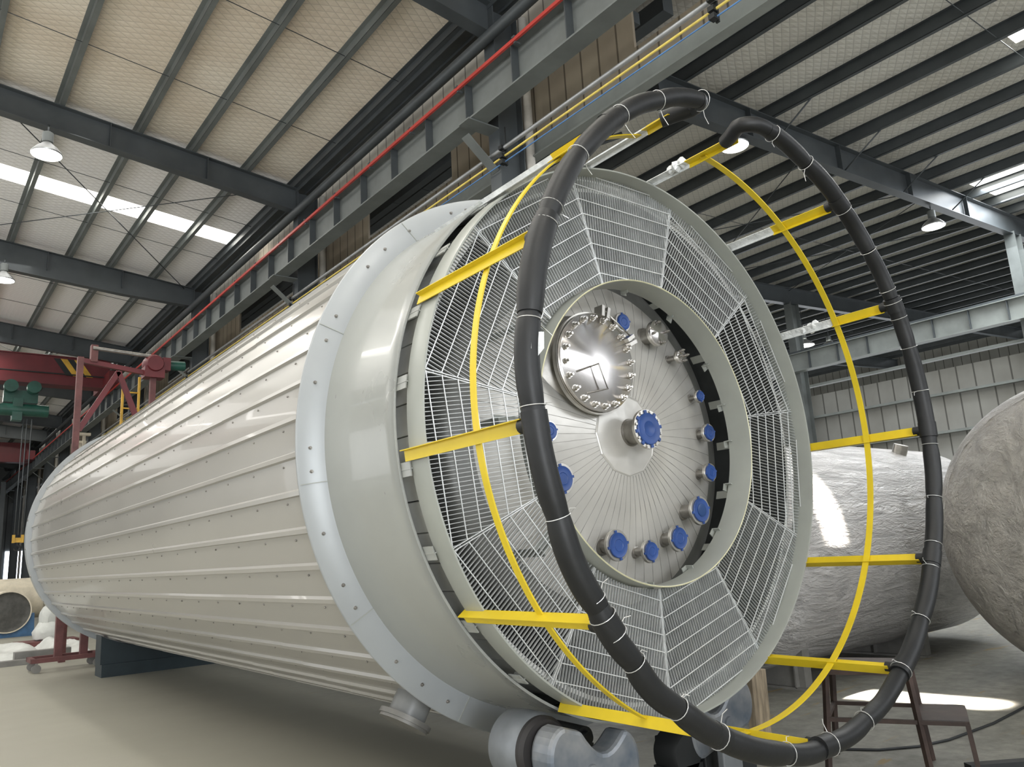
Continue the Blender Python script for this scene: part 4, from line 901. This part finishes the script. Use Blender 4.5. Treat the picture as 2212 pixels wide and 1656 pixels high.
# ------------------------------------------------------------------ lights
W = bpy.data.worlds.new('world'); bpy.context.scene.world = W; W.use_nodes = True
bg = W.node_tree.nodes['Background']; bg.inputs[0].default_value = (0.86, 0.93, 1.0, 1); bg.inputs[1].default_value = 1.6
def area(x, y, z, sx, sy, e, col=(1, 0.98, 0.94), rot=(0, 0, 0), spread=None):
    l = bpy.data.lights.new('day_and_fill_light', 'AREA'); l.shape = 'RECTANGLE'; l.size = sx; l.size_y = sy; l.energy = e; l.color = col
    if spread: l.spread = spread
    o = bpy.data.objects.new('day_and_fill_light', l); COL.objects.link(o); o.location = (x, y, z); o.rotation_euler = rot; return o
for a, b2 in SKY_L[1:4]: area(-3, (a + b2) / 2, rl(-3) + 0.1, 20, 0.9, 250)
for y in (-4, 9, 22, 36, 52): area(-3.2, y, rl(-3.2) - 1.2, 12, 11, 480)  # added soft overhead fill below the left roof, apart from the skylight strips
area(18.2, 2.7, rr(17.7) + 0.1, 1.1, 4.4, 300); area(28.5, 5.5, rr(28.5) + 0.1, 3.2, 7, 900, (0.85, 0.92, 1))
for x, y in ((18, 4), (18, 18), (30, 12), (30, 30), (42, 24)): area(x, y, rr(x) - 1.2, 10, 10, 420, (0.94, 0.97, 1))  # added overhead fill for the right bay, not tied to any roof opening
# fill lamps added out of view by the side walls and back wall
area(-15.6, 18, 4.6, 8.0, 60, 2200, (0.95, 0.97, 1.0), (0, rad(-90), 0))
area(-4, -13.6, 3.0, 6, 6, 1500, (0.93, 0.96, 1.0), (rad(90), 0, 0))
area(14, -13.6, 8.0, 22, 3, 1300, (0.93, 0.96, 1.0), (rad(90), 0, 0))
area(59.5, 18, 4.6, 8.5, 60, 5000, (0.92, 0.96, 1.0), (0, rad(106), 0))
# a narrow shaft of sun through the roof onto the floor at the right
area(9.75, 4.95, rr(14) - 0.9, 0.3, 1.7, 260, (1, 0.93, 0.82), (0, 0, rad(8)), rad(3))

# ------------------------------------------------------------------ camera
F = 1688.754; R = ((0.78795006, -0.61331317, -0.05460454), (0.08765589, 0.19950776, -0.97596778), (0.60946793, 0.76422746, 0.21096266))
cd = bpy.data.cameras.new('camera'); cd.sensor_width = 36; cd.sensor_fit = 'HORIZONTAL'; cd.lens = F / 2212 * 36; cd.clip_start = 0.05; cd.clip_end = 300
co = bpy.data.objects.new('camera', cd); COL.objects.link(co)
right, down, fwd = (Vector(r) for r in R)
m = Matrix((( right.x, -down.x, -fwd.x, 0), (right.y, -down.y, -fwd.y, 0), (right.z, -down.z, -fwd.z, H), (0, 0, 0, 1)))
co.matrix_world = m
bpy.context.scene.camera = co
vs_ = bpy.context.scene.view_settings; vs_.view_transform = 'Standard'; vs_.look = 'None'; vs_.exposure = 0.35
